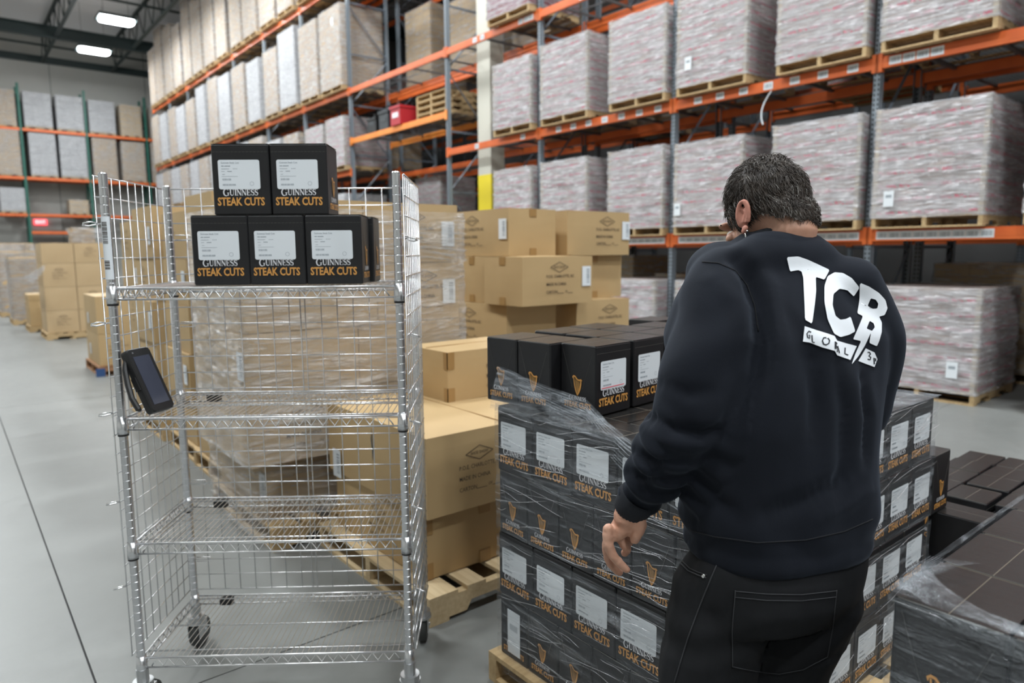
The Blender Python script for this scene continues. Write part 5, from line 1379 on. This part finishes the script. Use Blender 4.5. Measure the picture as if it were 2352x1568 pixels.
for s in (-1, 1):
    me, c0, out, up = ear(s); eo = obj('ear', me, person)
    if s < 0:
        q = MB(); cc = c0+out*.011-up*.041; pts = [cc+out*.0055*cos(a)+up*.0075*sin(a) for a in [2*pi*k/16 for k in range(16)]]
        q.tube(pts, .0016, STEEL, 8, closed=True); q.tube([c0+out*.013-up*.034-Fh*.006, c0+out*.016-up*.034-Fh*.007], .0022, STEEL, 8); q.build('earring', eo, smooth=True, label='small silver hoop earring')
EYEW = mat('eye_white', (.8, .78, .75), .2); IRIS = mat('dark_iris', (.04, .02, .01), .2); LIP = mat('lip_skin', (.48, .2, .17), .5)
for s in (-1, 1):
    q = MB(); ball(q, hp(s*.029, .0725, -.010), Rh*.011, Fh*.009, Uh*.007, EYEW, 12, 8); ball(q, hp(s*.029, .0795, -.011), Rh*.004, Fh*.003, Uh*.004, IRIS, 10, 6); q.build('eye', person, smooth=True)
    q = MB(); q.tube([hp(s*.012, .090, .012), hp(s*.028, .088, .018), hp(s*.048, .074, .012)], .0035, HAIR, 6, rs=[.003, .004, .0015]); q.build('eyebrow', person, smooth=True)
q = MB(); q.tube([hp(-.02, .086, -.067), hp(0, .092, -.066), hp(.02, .086, -.067)], .003, LIP, 6, rs=[.001, .0035, .001]); q.build('mouth', person, smooth=True)
# ---- shoes
for c_ in (la, ra):
    q = MB(); f = FB
    rings = [ell_ring(Vector((c_.x, c_.y, 0))+f*t+Vector((0, 0, zc)), LB*a, UPV*b, 18) for t, zc, a, b in ((-.075, .05, .028, .035), (-.05, .055, .038, .046), (.0, .055, .040, .048), (.06, .045, .043, .036), (.13, .036, .047, .027), (.175, .030, .038, .020), (.195, .026, .02, .012))]
    loft(q, rings, SHOE); ball(q, Vector((c_.x, c_.y, .085)), LB*.048, f*.055, UPV*.045, SHOE); sm = fuse(q, .006, 3, 'shoe', SHOE); so = obj('shoe', sm, person)
    q = MB(); q.box((-.044, -.082, 0), (.044, .195, .018), SOLE, R=Matrix.Rotation(-HB, 3, 'Z'), T=(c_.x, c_.y, 0)); q.build('sole', so)
# ---- conforming decals: traced outlines laid onto the cloth surface
def bvh_of(me): return BVHTree.FromPolygons([v.co for v in me.vertices], [p.vertices for p in me.polygons])
BS, BJ = bvh_of(shirt), bvh_of(jeans)
def cast(bvh, x, y, off):
    d = ray(x, y).normalized(); h = bvh.ray_cast(CPOS, d)
    if h[0] is None: return None
    return h[0]+(-d*.6+h[1]*.4 if h[1].dot(d) < 0 else -d)*off
def decal(bvh, loops, off, m, name, parent, step=5.0):
    """loops: outer polygon then holes, in image pixels; laid onto the surface as fine mesh"""
    import itertools
    v2 = [[Vector((x, y, 0)) for x, y in lp] for lp in loops]
    tris = tessellate_polygon(v2); flat = [p for lp in v2 for p in lp]
    bm = bmesh.new(); vs = [bm.verts.new(p) for p in flat]
    for t in tris:
        try: bm.faces.new([vs[i] for i in t])
        except ValueError: pass
    for _ in range(7):
        es = [e for e in bm.edges if e.calc_length() > step]
        if not es: break
        bmesh.ops.subdivide_edges(bm, edges=es, cuts=1, use_grid_fill=False); bmesh.ops.triangulate(bm, faces=bm.faces[:])
    bad = []
    for v in bm.verts:
        h = cast(bvh, v.co.x, v.co.y, off)
        if h is None: bad.append(v)
        else: v.co = h
    bmesh.ops.delete(bm, geom=bad, context='VERTS')
    # drop stretched faces that bridge a silhouette
    bmesh.ops.delete(bm, geom=[f for f in bm.faces if max(e.calc_length() for e in f.edges) > .035], context='FACES')
    me = bpy.data.meshes.new(name); bm.to_mesh(me); bm.free(); me.materials.append(m); me.polygons.foreach_set('use_smooth', [True]*len(me.polygons))
    return obj(name, me, parent)
def lp(pts): return [(1600+x/2.75, 330+y/2.75) for x, y in pts]
Tt = [(567,717),(640,712),(700,733),(770,765),(838,798),(805,860),(750,842),(753,930),(745,1010),(727,1138),(683,1112),(678,980),(672,850),(661,808),(640,799),(588,808)]
Cc = [(1027,908),(990,965),(950,925),(900,917),(862,950),(856,1020),(875,1088),(905,1112),(940,1108),(970,1093),(1000,1185),(960,1207),(905,1222),(865,1200),(825,1110),(805,1000),(805,900),(825,838),(870,813),(925,818),(980,850)]
Bo = [(1030,878),(1090,903),(1150,943),(1190,988),(1203,1040),(1185,1082),(1150,1092),(1167,1130),(1166,1190),(1150,1245),(1135,1278),(1088,1258),(1098,1192),(1062,1270),(1020,1340),(975,1396),(1000,1325),(1036,1245),(985,1235),(1010,1180),(1048,1090),(1012,1072),(1025,990)]
def chaikin(P): return [q_ for i in range(len(P)) for q_ in ((P[i][0]*.9+P[(i+1) % len(P)][0]*.1, P[i][1]*.9+P[(i+1) % len(P)][1]*.1), (P[i][0]*.1+P[(i+1) % len(P)][0]*.9, P[i][1]*.1+P[(i+1) % len(P)][1]*.9))]
Bh1 = [(1098,975),(1130,985),(1145,1010),(1138,1040),(1110,1043),(1077,1024)]; Bh2 = [(1090,1120),(1115,1135),(1122,1160),(1105,1183),(1070,1168)]
N1 = [(682,1153),(760,1180),(830,1202),(868,1215),(885,1245),(945,1262),(1008,1278),(968,1366),(885,1335),(870,1308),(790,1285),(712,1255),(670,1250)]; N2 = [(1065,1292),(1120,1318),(1138,1360),(1120,1410),(1060,1388),(1018,1372)]
for nm, loops in (('letter_t', [chaikin(Tt)]), ('letter_c', [chaikin(chaikin(Cc))]), ('letter_b_bolt', [chaikin(Bo), chaikin(chaikin(Bh1)), chaikin(chaikin(Bh2))]), ('banner', [N1]), ('banner', [N2])):
    decal(BS, [lp(l) for l in loops], .0028, PRINTW, 'back_print', sh)
def thick(poly, w_):
    L_, R_ = [], []
    for i, p in enumerate(poly):
        a, b = poly[max(i-1, 0)], poly[min(i+1, len(poly)-1)]; d = Vector((b[0]-a[0], b[1]-a[1])); d.normalize(); L_.append((p[0]-d.y*w_/2, p[1]+d.x*w_/2)); R_.append((p[0]+d.y*w_/2, p[1]-d.x*w_/2))
    return L_+R_[::-1]
LET = [[(722,1192),(708,1184),(696,1200),(700,1224),(712,1230),(714,1212),(706,1210)], [(727,1210),(730,1252),(744,1256)], [(815,1226),(800,1226),(792,1245),(800,1266),(816,1270),(832,1262),(836,1244),(828,1230),(815,1226)],
       [(872,1250),(872,1296)], [(876,1254),(882,1264),(874,1271)], [(874,1274),(884,1284),(876,1294)], [(884,1316),(888,1278),(898,1322)], [(934,1288),(932,1326),(954,1336)],
       [(1076,1318),(1088,1316),(1094,1328),(1084,1340),(1096,1348),(1092,1364),(1076,1360)], [(1118,1392),(1116,1352),(1127,1358),(1126,1374)]]
for L_ in LET: decal(BS, [lp(thick(L_, 8))], .0036, PRINTB, 'print_letter', sh, 4)
def seam(bvh, pts, w_, off, m, name, parent, sub=8):
    P = []
    for i in range(len(pts)-1):
        for j in range(sub): t = j/sub; P.append((pts[i][0]*(1-t)+pts[i+1][0]*t, pts[i][1]*(1-t)+pts[i+1][1]*t))
    P.append(pts[-1]); hs = [cast(bvh, x, y, off) for x, y in P]; q = MB(); seg = []
    for h in hs+[None]:
        if h is not None and (not seg or (h-seg[-1]).length < .05): seg.append(h)
        else:
            if len(seg) > 2: q.tube(seg, w_, m, 5)
            seg = [h] if h is not None else []
    if q.f: return q.build(name, parent, smooth=True)
# collar, armhole seam, hem and cuff ribs
q = MB(); nk = ell_ring(W(1791, 541, 1.485), LB*.062, FB*.059, 36, 2.0); nk = [p+UPV*(-.22*(p-W(1791, 541, 1.485)).dot(FB)) for p in nk]
q.tube(nk, .0075, RIB, 10, closed=True); q.build('collar', sh, smooth=True)
seam(BS, [(1613, 601), (1650, 604), (1690, 622), (1716, 655), (1733, 700), (1742, 760)], .0014, .0006, SEAMD, 'armhole_seam', sh)
seam(BS, [(1566, 1212), (1640, 1232), (1740, 1246), (1850, 1240), (1940, 1220), (2004, 1192)], .0013, .0008, SEAMD, 'hem_seam', sh)
q = MB(); cx_ = (W(1474, 1132, 1.30)-W(1447, 1170, 1.316)).normalized(); A_ = cx_.cross(Vector((0, 0, 1))).normalized(); B_ = A_.cross(cx_)
def ribring(c, r_): return [c+(A_*cos(2*pi*k/60)+B_*sin(2*pi*k/60))*(r_+(.0009 if k % 2 else 0)) for k in range(60)]
c0 = W(1446, 1171, 1.316); rings = [ribring(c0+cx_*t, r_) for t, r_ in ((0, .0285), (-.0015, .031), (.004, .0335), (.02, .0365), (.04, .0385), (.044, .036))]
vs = [v for r_ in rings for v in r_]; q.add(vs, [(i*60+k, i*60+(k+1) % 60, (i+1)*60+(k+1) % 60, (i+1)*60+k) for i in range(5) for k in range(60)], RIB); q.build('cuff', sh, smooth=True)
# jeans details
seam(BJ, [(1652, 1284), (1632, 1330), (1606, 1395), (1580, 1465), (1560, 1530), (1549, 1567)], .0012, .0009, STITCH, 'side_seam', jn)
seam(BJ, [(1563, 1240), (1557, 1268), (1562, 1292), (1580, 1310), (1602, 1320), (1622, 1327)], .0011, .0010, STITCH, 'pocket_stitching', jn); seam(BJ, [(1567, 1236), (1562, 1266), (1567, 1288), (1584, 1305), (1604, 1314), (1624, 1320)], .0008, .0010, STITCH, 'pocket_stitching', jn)
decal(BJ, [[(1689, 1355), (1760, 1362), (1840, 1363), (1921, 1354), (1912, 1440), (1900, 1505), (1845, 1535), (1790, 1545), (1735, 1540), (1682, 1530), (1682, 1450)]], .0022, DENIM, 'back_pocket', jn, 8)
pk = [(1689, 1355), (1682, 1450), (1682, 1530), (1735, 1541), (1790, 1547), (1845, 1537), (1900, 1507), (1912, 1440), (1921, 1354)]
seam(BJ, pk, .0008, .0030, STITCH, 'pocket_stitching', jn); seam(BJ, [(1689, 1357), (1760, 1364), (1840, 1365), (1921, 1356)], .0009, .003, STITCH, 'pocket_stitching', jn); seam(BJ, [(1689, 1371), (1760, 1378), (1840, 1379), (1919, 1370)], .0008, .003, STITCH, 'pocket_stitching', jn)
seam(BJ, [(1690, 1292), (1790, 1300), (1880, 1290), (1990, 1256)], .0008, .0012, STITCH, 'yoke_stitching', jn)
h = cast(BJ, 1617, 1323, .001)
if h: q = MB(); ball(q, h, CR*.0042, CU*.0042, CF*.002, STEEL, 12, 6); q.build('rivet', jn, smooth=True)
